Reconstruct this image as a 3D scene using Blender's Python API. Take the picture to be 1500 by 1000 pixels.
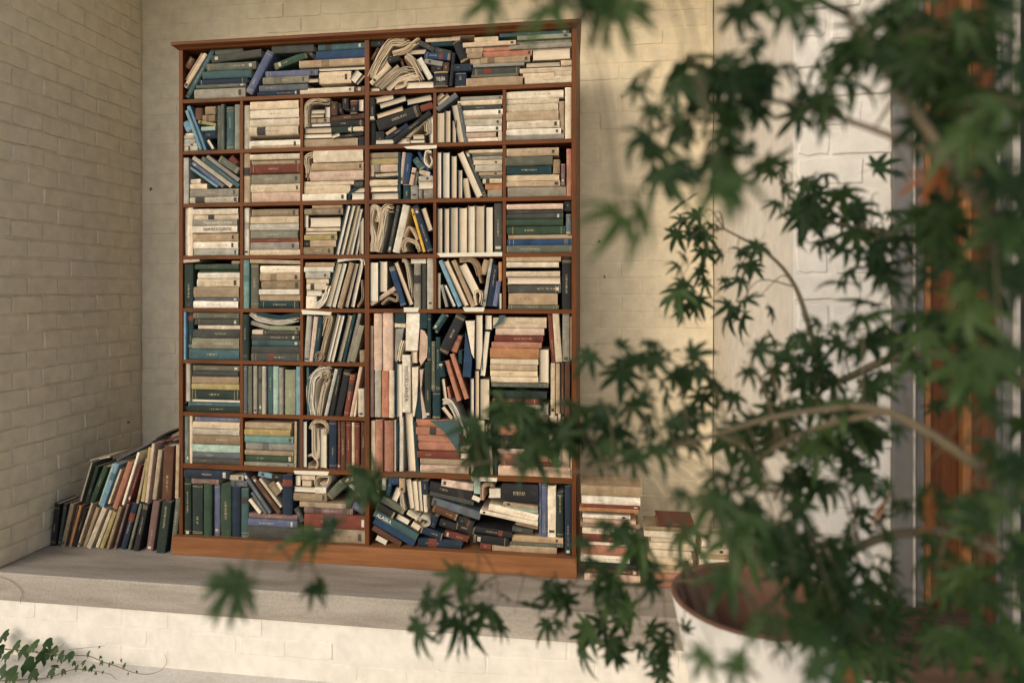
import bpy, bmesh, math, random
from mathutils import Vector, Matrix
R = math.radians
rnd = random.Random(7)
for o in list(bpy.data.objects): bpy.data.objects.remove(o)
scene = bpy.context.scene
COL = scene.collection

# ------------------------------------------------------------------ camera, sky, sun, exposure
FPX, CU, HORIZON, CAMZ, YAW = 960.0, 750.0, 426.0, 1.66, R(8.03)
cam = bpy.data.cameras.new('camera'); camo = bpy.data.objects.new('camera', cam); COL.objects.link(camo)
camo.location = (0, 0, CAMZ); camo.rotation_euler = (R(90), 0, YAW)
cam.sensor_width = 36; cam.lens = 36 * FPX / 1500; cam.shift_y = (HORIZON - 500) / 1500
cam.clip_start = 0.05; cam.clip_end = 2000
cam.dof.use_dof = True; cam.dof.focus_distance = 3.0; cam.dof.aperture_fstop = 1.35; cam.dof.aperture_blades = 9
scene.camera = camo

SUN_EL, SUN_AZ = R(25), R(216)          # azimuth clockwise from +Y
world = bpy.data.worlds.new('World'); scene.world = world; world.use_nodes = True
wn = world.node_tree.nodes; wl = world.node_tree.links
bg = wn['Background']; sky = wn.new('ShaderNodeTexSky'); sky.sky_type = 'NISHITA'; sky.sun_disc = False
sky.sun_elevation = SUN_EL; sky.sun_rotation = SUN_AZ; sky.dust_density = 3.0; sky.ozone_density = 0.6; sky.air_density = 0.8
wl.new(sky.outputs[0], bg.inputs[0]); bg.inputs[1].default_value = 0.15
sun = bpy.data.lights.new('sun', 'SUN'); suno = bpy.data.objects.new('sun', sun); COL.objects.link(suno)
sun.energy = 0.95; sun.angle = R(85); sun.color = (1.0, 0.92, 0.78)
travel = -Vector((math.sin(SUN_AZ) * math.cos(SUN_EL), math.cos(SUN_AZ) * math.cos(SUN_EL), math.sin(SUN_EL)))
suno.rotation_euler = travel.to_track_quat('-Z', 'Y').to_euler(); suno.location = (-6, -6, 6)
vs = scene.view_settings; vs.view_transform = 'Standard'; vs.look = 'None'; vs.exposure = 0.17; vs.gamma = 1
scene.render.engine = 'CYCLES'

# ------------------------------------------------------------------ pixel helpers
FW = Vector((-math.sin(YAW), math.cos(YAW), 0)); RT = Vector((math.cos(YAW), math.sin(YAW), 0)); CAM = Vector((0, 0, CAMZ))
def ray(u, v): return FW + RT * ((u - CU) / FPX) + Vector((0, 0, (HORIZON - v) / FPX))
def atY(u, v, Y): d = ray(u, v); return CAM + d * (Y / d.y)
def atZ(u, v, Z): d = ray(u, v); return CAM + d * ((Z - CAMZ) / d.z)
def atD(u, v, D): return CAM + ray(u, v) * D

# key planes (metres)
YF = 2.90        # front of the bookcase and of the loose books
YW = 3.56        # back wall of the alcove
XL = -2.73       # left side wall
XR = 0.57        # right return wall
YP = 2.10        # outer pier face
ZL = 0.40        # ledge top
YE = 2.588       # ledge front
ZG = 0.03        # ground
ZC = 3.6         # alcove ceiling

# ------------------------------------------------------------------ materials
def mat(name):
    m = bpy.data.materials.new(name); m.use_nodes = True
    nt = m.node_tree; b = nt.nodes['Principled BSDF']
    return m, nt, b
class N:
    def __init__(s, nt): s.nt = nt
    def n(s, t, **k):
        x = s.nt.nodes.new(t)
        for a, v in k.items():
            if a.startswith('i_'): x.inputs[a[2:].replace('_', ' ')].default_value = v
            else: setattr(x, a, v)
        return x
    def l(s, a, b): s.nt.links.new(a, b)
    def noise(s, vec, scale, detail=4, rough=.55):
        x = s.n('ShaderNodeTexNoise'); x.inputs['Scale'].default_value = scale; x.inputs['Detail'].default_value = detail; x.inputs['Roughness'].default_value = rough
        if vec is not None: s.l(vec, x.inputs['Vector'])
        return x
    def ramp(s, fac, stops):
        x = s.n('ShaderNodeValToRGB'); e = x.color_ramp.elements
        while len(e) < len(stops): e.new(.5)
        for q, (p, c) in zip(e, stops): q.position = p; q.color = (*c, 1) if len(c) == 3 else c
        s.l(fac, x.inputs[0]); return x
    def mix(s, fac, a, b, mode='MIX'):
        x = s.n('ShaderNodeMix'); x.data_type = 'RGBA'; x.blend_type = mode
        for sock, val in ((x.inputs[0], fac), (x.inputs[6], a), (x.inputs[7], b)):
            if hasattr(val, 'is_output'): s.l(val, sock)
            else: sock.default_value = val if not isinstance(val, tuple) else (*val, 1)
        return x.outputs[2]
    def math(s, op, a, b=None):
        x = s.n('ShaderNodeMath'); x.operation = op
        for sock, val in ((x.inputs[0], a), (x.inputs[1], b)):
            if val is None: continue
            if hasattr(val, 'is_output'): s.l(val, sock)
            else: sock.default_value = val
        return x.outputs[0]
    def bump(s, h, strength, dist, normal=None):
        x = s.n('ShaderNodeBump'); x.inputs['Strength'].default_value = strength; x.inputs['Distance'].default_value = dist
        s.l(h, x.inputs['Height'])
        if normal is not None: s.l(normal, x.inputs['Normal'])
        return x.outputs[0]

def painted_masonry(name, c1, c2, chips=True, rough_scale=1.0, dirt=(.30, .22, .13)):
    m, nt, b = mat(name); g = N(nt)
    geo = g.n('ShaderNodeNewGeometry'); P = geo.outputs['Position']
    big = g.noise(P, 1.7, 5, .6); fine = g.noise(P, 60, 5, .6); mid = g.noise(P, 14, 4, .6)
    col = g.ramp(big.outputs[0], [(.3, c1), (.7, c2)]).outputs[0]
    f = g.ramp(mid.outputs[0], [(.35, (.86, .86, .86)), (.65, (1, 1, 1))]).outputs[0]
    col = g.mix(1.0, col, f, 'MULTIPLY')
    if chips:
        vo = g.n('ShaderNodeTexVoronoi'); vo.inputs['Scale'].default_value = 5.5; vo.inputs['Randomness'].default_value = 1
        wob = g.noise(P, 70, 3); wm = g.mix(.03, P, wob.outputs['Color'], 'ADD'); g.l(wm, vo.inputs['Vector'])
        sp = g.math('LESS_THAN', vo.outputs['Distance'], .05)
        sel = g.math('GREATER_THAN', g.noise(P, 2.3, 2).outputs[0], .56)
        col = g.mix(g.math('MULTIPLY', sp, sel), col, (.16, .07, .035))
        d = g.ramp(g.noise(P, 5, 6, .7).outputs[0], [(.60, (0, 0, 0)), (.78, (1, 1, 1))]).outputs[0]
        col = g.mix(g.math('MULTIPLY', d, .35), col, dirt)
    g.l(col, b.inputs['Base Color']); b.inputs['Roughness'].default_value = .72
    n1 = g.bump(mid.outputs[0], .32 * rough_scale, .005)
    n2 = g.bump(fine.outputs[0], .5 * rough_scale, .0018, n1)
    g.l(n2, b.inputs['Normal'])
    return m
M = {}
M['wall'] = painted_masonry('cream_painted_brick', (.75, .66, .465), (.81, .725, .54))
M['return'] = painted_masonry('pale_plaster', (.66, .61, .515), (.72, .67, .575), rough_scale=.6)
M['pier'] = painted_masonry('whitewashed_rough_brick', (.60, .565, .49), (.69, .65, .575), rough_scale=2.2)
M['white'] = painted_masonry('white_painted_brick', (.70, .665, .59), (.75, .715, .645), chips=True, rough_scale=1.5, dirt=(.52, .47, .38))

def concrete(name, a, b_, stretch):
    m, nt, b = mat(name); g = N(nt)
    geo = g.n('ShaderNodeNewGeometry'); mp = g.n('ShaderNodeMapping'); mp.inputs['Scale'].default_value = stretch
    g.l(geo.outputs['Position'], mp.inputs[0]); P = mp.outputs[0]
    n1 = g.noise(P, 3.2, 8, .65); n2 = g.noise(geo.outputs['Position'], 90, 4)
    col = g.ramp(n1.outputs[0], [(.28, a), (.5, tuple((x + y) / 2 for x, y in zip(a, b_))), (.72, b_)]).outputs[0]
    col = g.mix(.25, col, g.ramp(n2.outputs[0], [(.3, (.35, .35, .35)), (.7, (.9, .9, .9))]).outputs[0], 'OVERLAY')
    g.l(col, b.inputs['Base Color']); b.inputs['Roughness'].default_value = .62
    g.l(g.bump(n2.outputs[0], .3, .0012, g.bump(n1.outputs[0], .25, .004)), b.inputs['Normal'])
    return m
M['ledge'] = concrete('brushed_concrete', (.18, .157, .127), (.37, .336, .282), (.55, 3.2, 3.2))
M['ground'] = concrete('pale_paving', (.50, .47, .41), (.62, .59, .53), (1, 1, 1))

def wood(name, a, b_, grain=(1, 14, 14), rough=.42, sc=3.0):
    m, nt, b = mat(name); g = N(nt)
    tc = g.n('ShaderNodeTexCoord'); mp = g.n('ShaderNodeMapping'); mp.inputs['Scale'].default_value = grain
    g.l(tc.outputs['Object'], mp.inputs[0]); P = mp.outputs[0]
    n1 = g.noise(P, sc, 7, .65); n2 = g.noise(tc.outputs['Object'], 2.1, 3); n3 = g.noise(P, sc * 7, 4, .6)
    col = g.ramp(n1.outputs[0], [(.3, a), (.68, b_)]).outputs[0]
    col = g.mix(.5, col, g.ramp(n2.outputs[0], [(.3, (.62, .60, .58)), (.7, (1.0, 1.0, 1.0))]).outputs[0], 'MULTIPLY')
    sc_ = g.math('GREATER_THAN', g.noise(tc.outputs['Object'], 55, 3).outputs[0], .76)
    col = g.mix(g.math('MULTIPLY', sc_, .5), col, tuple(min(1, x * 2.6) for x in b_))
    g.l(col, b.inputs['Base Color']); b.inputs['Roughness'].default_value = rough + .1; b.inputs['Specular IOR Level'].default_value = .16
    g.l(g.bump(n3.outputs[0], .25, .0012), b.inputs['Normal'])
    return m
M['wood_h'] = wood('varnished_wood_along', (.072, .023, .006), (.165, .055, .014), (1.2, 14, 14))
M['wood_v'] = wood('varnished_wood_upright', (.072, .023, .006), (.165, .055, .014), (14, 14, 1.2))
M['wood_base'] = wood('worn_plinth_wood', (.17, .068, .025), (.28, .125, .052), (1.0, 16, 16), .55)
M['wood_back'] = wood('dark_back_boards', (.03, .014, .008), (.05, .022, .012), (14, 14, 1.2), .6)
M['door_wood'] = wood('oiled_door_wood', (.065, .021, .007), (.15, .052, .017), (22, 22, 1.0), .38)
M['door_edge'] = wood('lit_door_edge', (.22, .09, .03), (.32, .145, .055), (22, 22, 1.0), .4)  # lighter copy of the door wood; light on its edges put into the colour
M['bench_wood'] = wood('weathered_bench_wood', (.05, .03, .02), (.11, .066, .042), (1.2, 16, 16), .6)

def plain(name, c, rough=.5, bump=0.0, metal=0.0, var=.12):
    m, nt, b = mat(name); g = N(nt); geo = g.n('ShaderNodeNewGeometry')
    n1 = g.noise(geo.outputs['Position'], 9, 5); n2 = g.noise(geo.outputs['Position'], 120, 3)
    col = g.ramp(n1.outputs[0], [(.3, tuple(x * (1 - var) for x in c)), (.7, tuple(min(1, x * (1 + var)) for x in c))]).outputs[0]
    g.l(col, b.inputs['Base Color']); b.inputs['Roughness'].default_value = rough; b.inputs['Metallic'].default_value = metal
    if bump: g.l(g.bump(n2.outputs[0], bump, .001), b.inputs['Normal'])
    return m
M['grey_paint'] = plain('grey_frame_paint', (.115, .108, .098), .55, .2)
M['grey_light'] = plain('pale_grey_bead', (.34, .31, .26), .55, .2)
M['iron'] = plain('hinge_iron', (.16, .16, .15), .45, .3, .6)
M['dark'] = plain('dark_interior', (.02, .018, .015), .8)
M['pot_white'] = plain('white_glazed_pot', (.72, .69, .63), .55, .3, 0, .10)
M['terracotta'] = plain('terracotta', (.165, .075, .043), .8, .4, 0, .25)
M['soil'] = plain('potting_soil', (.05, .03, .02), .95, .8, 0, .4)
M['bark'] = plain('maple_bark', (.115, .09, .05), .7, .5, 0, .25)
M['twig'] = plain('maple_twig', (.10, .08, .038), .6, .2, 0, .3)
M['vine'] = plain('vine_stem', (.16, .085, .05), .7, .2, 0, .3)
M['mint_paint'] = plain('cream_green_paint', (.60, .58, .45), .6, .2, 0, .06)
M['teal_paint'] = plain('dark_teal_paint', (.022, .062, .066), .55, .2, 0, .2)
M['ink_dark'] = plain('dark_ink', (.05, .045, .04), .6)
M['ink_light'] = plain('pale_ink', (.70, .66, .56), .6)

def attr(g, name):
    a = g.n('ShaderNodeAttribute'); a.attribute_name = name; return a
def cover_material():
    m, nt, b = mat('book_cloth'); g = N(nt)
    c = attr(g, 'bcol'); bk = attr(g, 'bk'); sep = g.n('ShaderNodeSeparateXYZ'); g.l(bk.outputs['Vector'], sep.inputs[0])
    S, T, W = sep.outputs
    geo = g.n('ShaderNodeNewGeometry'); P = geo.outputs['Position']
    n1 = g.noise(P, 26, 6, .7); n2 = g.noise(P, 420, 3, .6); n3 = g.noise(P, 7, 3)
    col = g.mix(.75, c.outputs['Color'], g.ramp(n1.outputs[0], [(.25, (.52, .48, .42)), (.62, (1.1, 1.1, 1.1))]).outputs[0], 'MULTIPLY')
    wear = g.ramp(n1.outputs[0], [(.60, (0, 0, 0)), (.76, (1, 1, 1))]).outputs[0]
    lift = g.mix(1.0, g.mix(1.0, c.outputs['Color'], (1.7, 1.65, 1.55), 'MULTIPLY'), (.025, .022, .016), 'ADD')
    col = g.mix(g.math('MULTIPLY', wear, .6), col, lift)
    stain = g.ramp(g.noise(P, 16, 6, .75).outputs[0], [(.24, (1, 1, 1)), (.38, (0, 0, 0))]).outputs[0]
    col = g.mix(g.math('MULTIPLY', stain, .45), col, (.09, .06, .035))
    # worn spine ends: the cloth itself rubbed pale where S is close to the end (|S| 0..1)
    endw = g.math('GREATER_THAN', g.math('ADD', g.math('ABSOLUTE', S), g.math('MULTIPLY', n1.outputs[0], .10)), 1.03)
    col = g.mix(g.math('MULTIPLY', endw, .5), col, lift)
    # tiny illegible lettering: a run of broken strokes along the spine
    mp = g.n('ShaderNodeCombineXYZ'); g.l(g.math('MULTIPLY', S, 75.0), mp.inputs[0]); g.l(g.math('MULTIPLY', T, 1.3), mp.inputs[1]); g.l(W, mp.inputs[2])
    let = g.noise(mp.outputs[0], 1.0, 2, .5)
    strokes = g.math('GREATER_THAN', let.outputs[0], .54)
    oi = g.math('FRACT', g.math('MULTIPLY', W, 7.31))
    lo = g.math('SUBTRACT', g.math('MULTIPLY', oi, .9), .75); hi = g.math('ADD', lo, g.math('ADD', .25, g.math('MULTIPLY', g.math('FRACT', g.math('MULTIPLY', W, 3.7)), .6)))
    inband = g.math('MULTIPLY', g.math('GREATER_THAN', S, lo), g.math('LESS_THAN', S, hi))
    intt = g.math('LESS_THAN', g.math('ABSOLUTE', T), .20)
    has = g.math('GREATER_THAN', g.math('FRACT', g.math('MULTIPLY', W, 11.9)), .22)
    mask = g.math('MULTIPLY', g.math('MULTIPLY', strokes, inband), g.math('MULTIPLY', intt, has))
    hsv = g.n('ShaderNodeSeparateColor'); g.l(c.outputs['Color'], hsv.inputs[0])
    isdark = g.math('LESS_THAN', hsv.outputs[0], .26)
    ink = g.mix(isdark, (.13, .09, .06), (.50, .42, .25))
    col = g.mix(g.math('MULTIPLY', mask, .75), col, ink)
    g.l(col, b.inputs['Base Color']); b.inputs['Roughness'].default_value = .72; b.inputs['Specular IOR Level'].default_value = .2
    g.l(g.bump(n2.outputs[0], .35, .0006, g.bump(n1.outputs[0], .3, .002)), b.inputs['Normal'])
    return m
def page_material():
    m, nt, b = mat('aged_pages'); g = N(nt)
    c = attr(g, 'bcol'); lf = attr(g, 'bk'); sep = g.n('ShaderNodeSeparateXYZ'); g.l(lf.outputs['Vector'], sep.inputs[0])
    geo = g.n('ShaderNodeNewGeometry'); P = geo.outputs['Position']
    cb = g.n('ShaderNodeCombineXYZ'); g.l(g.math('MULTIPLY', sep.outputs[1], 1500), cb.inputs[0]); g.l(g.math('MULTIPLY', sep.outputs[0], 6), cb.inputs[1]); g.l(g.math('MULTIPLY', sep.outputs[2], 9), cb.inputs[2])
    ln = g.noise(cb.outputs[0], 1.0, 3, .6); big = g.noise(P, 22, 5, .7)
    col = g.mix(.8, c.outputs['Color'], g.ramp(ln.outputs[0], [(.30, (.56, .50, .42)), (.58, (1.08, 1.08, 1.08))]).outputs[0], 'MULTIPLY')
    col = g.mix(g.math('MULTIPLY', g.ramp(big.outputs[0], [(.52, (0, 0, 0)), (.75, (1, 1, 1))]).outputs[0], .4), col, (.40, .28, .15))
    g.l(col, b.inputs['Base Color']); b.inputs['Roughness'].default_value = .85; b.inputs['Specular IOR Level'].default_value = .15
    g.l(g.bump(ln.outputs[0], .6, .0012), b.inputs['Normal'])
    return m
M['cover'] = cover_material(); M['pages'] = page_material()

def leaf_material(name, base, tip, trans):
    m, nt, b = mat(name); g = N(nt)
    oi = g.n('ShaderNodeObjectInfo'); geo = g.n('ShaderNodeNewGeometry')
    n1 = g.noise(geo.outputs['Position'], 30, 3)
    f = g.math('ADD', g.math('MULTIPLY', oi.outputs['Random'], .75), g.math('MULTIPLY', n1.outputs[0], .3))
    col = g.ramp(f, [(.05, base), (.9, tip)]).outputs[0]
    g.l(col, b.inputs['Base Color']); b.inputs['Roughness'].default_value = .5; b.inputs['Specular IOR Level'].default_value = .3
    tr = g.n('ShaderNodeBsdfTranslucent'); g.l(g.mix(1.0, col, trans, 'MULTIPLY'), tr.inputs[0])
    mx = g.n('ShaderNodeMixShader'); mx.inputs[0].default_value = .34
    g.l(b.outputs[0], mx.inputs[1]); g.l(tr.outputs[0], mx.inputs[2])
    g.l(mx.outputs[0], nt.nodes['Material Output'].inputs[0])
    return m
M['leaf'] = leaf_material('maple_leaf_green', (.008, .026, .008), (.052, .092, .026), (1.5, 1.9, .8))
M['leaf_red'] = leaf_material('maple_leaf_russet', (.22, .06, .025), (.32, .13, .035), (1.5, 1.1, .6))
M['ivy'] = leaf_material('ivy_leaf_green', (.018, .045, .014), (.045, .082, .022), (1.3, 1.6, .7))

# ------------------------------------------------------------------ mesh helpers
def link(name, me, parent=None, m=None):
    o = bpy.data.objects.new(name, me); COL.objects.link(o)
    if m is not None and me is not None and not me.materials: me.materials.append(m)
    if parent is not None: o.parent = parent
    return o
def tag(o, label=None, cat=None, group=None, kind=None):
    for k, v in (('label', label), ('category', cat), ('group', group), ('kind', kind)):
        if v: o[k] = v
    return o
def mesh_py(name, v, f, smooth=False):
    me = bpy.data.meshes.new(name); me.from_pydata([tuple(x) for x in v], [], f); me.update()
    if smooth: me.polygons.foreach_set('use_smooth', [True] * len(me.polygons))
    return me
def box_me(name, x0, x1, y0, y1, z0, z1, bev=0.0):
    bm = bmesh.new(); bmesh.ops.create_cube(bm, size=1)
    bmesh.ops.scale(bm, vec=(x1 - x0, y1 - y0, z1 - z0), verts=bm.verts)
    if bev: bmesh.ops.bevel(bm, geom=bm.edges[:], offset=bev, segments=2, affect='EDGES', profile=.6)
    me = bpy.data.meshes.new(name); bm.to_mesh(me); bm.free(); return me
def box(name, x0, x1, y0, y1, z0, z1, m, parent=None, bev=0.002):
    o = link(name, box_me(name, x0, x1, y0, y1, z0, z1, bev), parent, m)
    o.location = ((x0 + x1) / 2, (y0 + y1) / 2, (z0 + z1) / 2)
    return o
def empty(name, loc=(0, 0, 0)):
    o = bpy.data.objects.new(name, None); COL.objects.link(o); o.location = loc; return o
def reparent(o, p):      # p sits at its own location without rotation
    o.parent = p; o.location = Vector(o.location) - Vector(p.location)
def tube(pts, radii, sides=6):
    v = []; f = []; n = len(pts); prev = None
    for i, p in enumerate(pts):
        p = Vector(p); t = (Vector(pts[min(i + 1, n - 1)]) - Vector(pts[max(i - 1, 0)]))
        t = t.normalized() if t.length > 1e-9 else Vector((0, 0, 1))
        a = prev if prev is not None else (Vector((0, 0, 1)) if abs(t.z) < .9 else Vector((1, 0, 0)))
        a = (a - t * a.dot(t)).normalized(); bq = t.cross(a); prev = a
        for k in range(sides):
            w = 2 * math.pi * k / sides; v.append(p + (a * math.cos(w) + bq * math.sin(w)) * radii[i])
    for i in range(n - 1):
        for k in range(sides):
            k2 = (k + 1) % sides; f.append((i * sides + k, i * sides + k2, (i + 1) * sides + k2, (i + 1) * sides + k))
    f.append(tuple(range(sides))[::-1]); f.append(tuple((n - 1) * sides + k for k in range(sides)))
    return v, f
def catmull(pts, per=5):
    pts = [Vector(p) for p in pts]; out = []
    if len(pts) == 2: return [pts[0].lerp(pts[1], i / per) for i in range(per + 1)]
    P = [pts[0] * 2 - pts[1]] + pts + [pts[-1] * 2 - pts[-2]]
    for i in range(1, len(P) - 2):
        a, b, c, d = P[i - 1:i + 3]
        for k in range(per):
            t = k / per
            out.append(.5 * ((2 * b) + (c - a) * t + (2 * a - 5 * b + 4 * c - d) * t * t + (3 * b - a - 3 * c + d) * t ** 3))
    out.append(pts[-1]); return out

# ------------------------------------------------------------------ ground, ledge, walls
def sheet(name, x0, x1, y0, y1, z, m, n=2):
    me = mesh_py(name, [(x0, y0, z), (x1, y0, z), (x1, y1, z), (x0, y1, z)], [(0, 1, 2, 3)]); return link(name, me, None, m)
tag(sheet('ground', -400, 400, -400, 400, ZG, M['ground']), kind='structure')
ceil = box('ceiling', XL - .3, XR + 1.5, YE - .2, YW + .3, ZC, ZC + .15, M['wall']); tag(ceil, kind='structure')

def brick_variant(k, L, H, proud, skirt, rough):
    r = random.Random(k * 13 + int(L * 1000)); nx, nz = 4, 2
    v = []; f = []
    for j in range(nz + 1):
        for i in range(nx + 1):
            x = (i / nx - .5) * (L - 2 * skirt); z = (j / nz - .5) * (H - 2 * skirt)
            edge = i in (0, nx) or j in (0, nz)
            y = -proud + r.uniform(-1, 1) * rough * .05
            if i in (0, nx) and j in (0, nz): x *= .985; z *= .93
            v.append((x + r.uniform(-1, 1) * rough, y, z + r.uniform(-1, 1) * rough))
    for j in range(nz):
        for i in range(nx):
            a = j * (nx + 1) + i; f.append((a, a + 1, a + nx + 2, a + nx + 1))
    ring = [i for i in range(nx + 1)] + [j * (nx + 1) + nx for j in range(1, nz + 1)] + [nz * (nx + 1) + i for i in range(nx - 1, -1, -1)] + [j * (nx + 1) for j in range(nz - 1, 0, -1)]
    base = len(v)
    for q in ring:
        x, y, z = v[q]; sx = (abs(x) + skirt) / max(abs(x), 1e-4); 
        bx = max(-L / 2, min(L / 2, x + math.copysign(skirt, x) * (1 if abs(x) > L * .3 else 0.0)))
        bz = max(-H / 2, min(H / 2, z + math.copysign(skirt, z) * (1 if abs(z) > H * .2 else 0.0)))
        v.append((bx, .001, bz))
    for i in range(len(ring)):
        j = (i + 1) % len(ring); f.append((ring[i], base + i, base + j, ring[j]))
    return mesh_py('brick', v, f, False)
def brick_wall(root, origin, rotz, length, z0, z1, L, H, m, proud=.005, skirt=.009, rough=.0018, skip=None, seed=1, jitter=.004):
    """bricks as children of root, laid on a plane through origin; local x runs along the wall, bricks face local -y"""
    r = random.Random(seed); vars_ = [brick_variant(seed * 31 + k, L - .004, H - .004, proud, skirt, rough) for k in range(7)]
    halfs = [brick_variant(seed * 57 + k, L / 2 - .004, H - .004, proud, skirt, rough) for k in range(3)]
    for q in vars_ + halfs: q.materials.append(m)
    Rm = Matrix.Rotation(rotz, 4, 'Z'); made = []
    for j in range(int((z1 - z0) / H + .5)):
        z = z0 + (j + .5) * H
        x = 0.0
        if j % 2: cells = [(L / 4, True)] + [(L / 2 + L * (i + .5), False) for i in range(int(length / L))]
        else: cells = [(L * (i + .5), False) for i in range(int(length / L + .01))]
        endx = (L / 2 if j % 2 else 0) + L * (len(cells) - (1 if j % 2 else 0))
        if length - endx > L * .45: cells.append((endx + L / 4, True))
        for x, half in cells:
            if x + (L / 4 if half else L / 2) > length + .02: continue
            loc = Vector(origin) + Rm @ Vector((x + r.uniform(-jitter, jitter), r.uniform(-.0012, .0022), 0)); loc.z = z + r.uniform(-jitter, jitter) * .6
            if skip and skip(loc): continue
            made.append((loc, half))
    for i, (loc, half) in enumerate(made):
        me = r.choice(halfs if half else vars_)
        o = link('brick', me, root); o.location = loc - Vector(root.location); o.rotation_euler = (0, r.uniform(-.012, .012), rotz + r.uniform(-.006, .006)); o.scale = (r.uniform(.96, 1.01), r.uniform(.6, 1.15), r.uniform(.94, 1.02))
    return len(made)

lw = box('left_side_wall', XL - .25, XL, YE, YW + .25, ZG, ZC, M['wall'], bev=0)
tag(lw, 'cream painted brick side wall to which the leaning books slope down', 'wall')
nb1 = brick_wall(lw, (XL, YE + .012, 0), R(90), YW - YE - .01, ZL, ZC, .172, .0885, M['wall'], seed=3, proud=.0085, skirt=.0040, rough=.0026, jitter=.005)
bw = box('back_wall', XL, XR, YW, YW + .25, ZG, ZC, M['wall'], bev=0)
tag(bw, 'cream painted brick wall behind the tall bookcase', 'wall')
nb2 = brick_wall(bw, (XL + .003, YW, 0), 0, XR - XL - .01, ZL, 3.4, .225, .0885, M['wall'], seed=5, proud=.0034, skirt=.0030, rough=.0018, jitter=.004,
                 skip=lambda p: (-1.98 < p.x < -.27 and p.z < 2.55))
rw = box('right_return_wall', XR, XR + .29, YP + .02, YW + .25, ZG, ZC, M['return'], bev=.004)
tag(rw, 'pale plastered return wall at the potted maple side of the alcove', 'wall')
crack = [(XR - .003, YW - .004, z) for z in [ZL + i * .12 for i in range(27)]]
crack = [(x + rnd.uniform(-.003, .002), y + rnd.uniform(-.002, .001), z) for x, y, z in crack]
v, f = tube(crack, [rnd.uniform(.0008, .0026) for _ in crack], 4); link('corner_crack', mesh_py('corner_crack', v, f), None, M['dark']); 
ck = bpy.data.objects['corner_crack']; reparent(ck, rw)
pr = box('outer_pier', XR, .862, YP, YP + .018, ZG, ZC, M['pier'], bev=0)
tag(pr, 'rough whitewashed brick pier beside the wooden door', 'wall')
brick_wall(pr, (XR + .004, YP, 0), 0, .286, ZG, ZC, .20, .0885, M['pier'], seed=9, proud=.006, skirt=.006, rough=.0046, jitter=.008)

lg = box('ledge', XL, XR, YE, YW, ZL - .125, ZL, M['ledge'], bev=.006)
tag(lg, 'grey concrete ledge slab under the bookcase', 'ledge')
lo = box('low_wall', XL, XR, YE + .012, YW, ZG, ZL - .125, M['white'], bev=0)
tag(lo, 'low white painted brick wall under the concrete ledge', 'wall')
brick_wall(lo, (XL + .004, YE + .012, 0), 0, XR - XL - .01, ZG + .004, ZL - .125, .215, .0805, M['white'], seed=11, proud=.0014, skirt=.0040, rough=.0024, jitter=.006)

# ------------------------------------------------------------------ bookcase
X0 = atY(262, 400, YF).x; X1 = atY(844, 400, YF).x
def zl(v): return atY(268, v, YF).z                 # height read at the left stile
def xs(u): return atY(u, 426, YF).x
SH = [zl(v) for v in (148.5, 224, 301, 377.5, 454, 529.5, 606, 682)]      # centre lines of the shelf edges, top to bottom
ZB = zl(783); ZT = zl(72.5); DEP = .46
bc = empty('bookcase', ((X0 + X1) / 2, YF + DEP / 2, ZL))
tag(bc, 'tall reddish brown wooden bookcase packed with old books', 'bookcase')
def bpart(name, *a, m='wood_h', bev=.0015):
    o = box(name, *a, M[m], None, bev); reparent(o, bc)
    if name == 'shelf': o.rotation_euler = (0, rnd.uniform(-.0022, .0022), 0)
    return o
ST = .020
bpart('side_panel', X0, X0 + ST, YF, YF + DEP, ZB, ZT, m='wood_v')
bpart('side_panel', X1 - ST, X1, YF, YF + DEP, ZB, ZT, m='wood_v')
bpart('back_panel', X0 + ST, X1 - ST, YF + .20, YF + .215, ZB, ZT, m='wood_back', bev=0)
bpart('plinth', X0 - .022, X1 + .004, YF - .022, YF + DEP, ZL, ZB, m='wood_base', bev=.004)
# cornice with a moulded profile
prof = [(0.0, 0.0), (-.005, .002), (-.010, .008), (-.020, .014), (-.025, .018), (-.025, .030), (-.022, .033), (.46, .033), (.46, 0)]
v = []; f = []; xa, xb = X0, X1
for (dy, dz) in prof:
    ex = -min(dy, 0); v.append((xa - ex, YF + dy, ZT + dz - .004)); v.append((xb + ex, YF + dy, ZT + dz - .004))
n = len(prof)
for i in range(n):
    j = (i + 1) % n; f.append((2 * i, 2 * i + 1, 2 * j + 1, 2 * j))
f.append(tuple(range(0, 2 * n, 2))); f.append(tuple(range(1, 2 * n, 2))[::-1])
cx = link('cornice', mesh_py('cornice', v, f), None, M['wood_h']); reparent(cx, bc)
XC = xs(537.5); HT = .0092
for i, z in enumerate(SH):
    t = HT if i not in (7,) else .0115
    bpart('shelf', X0 + ST, XC - .011, YF + .002, YF + .20, z - t, z + t)
    if i in (0, 1, 2, 3, 4, 7): bpart('shelf', XC + .011, X1 - ST, YF + .002, YF + .20, z - t, z + t)
bpart('divider', XC - .011, XC + .011, YF + .001, YF + .20, ZB, ZT, m='wood_v')
for k in range(7):
    for u in (353, 441):
        x = xs(u); bpart('divider', x - .0075, x + .0075, YF + .004, YF + .20, SH[k + 1] + HT, SH[k] - HT, m='wood_v')
for k in range(4):
    for u in (636.5, 738.5):
        x = xs(u); bpart('divider', x - .0075, x + .0075, YF + .004, YF + .20, SH[k + 1] + HT, SH[k] - HT, m='wood_v')

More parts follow.
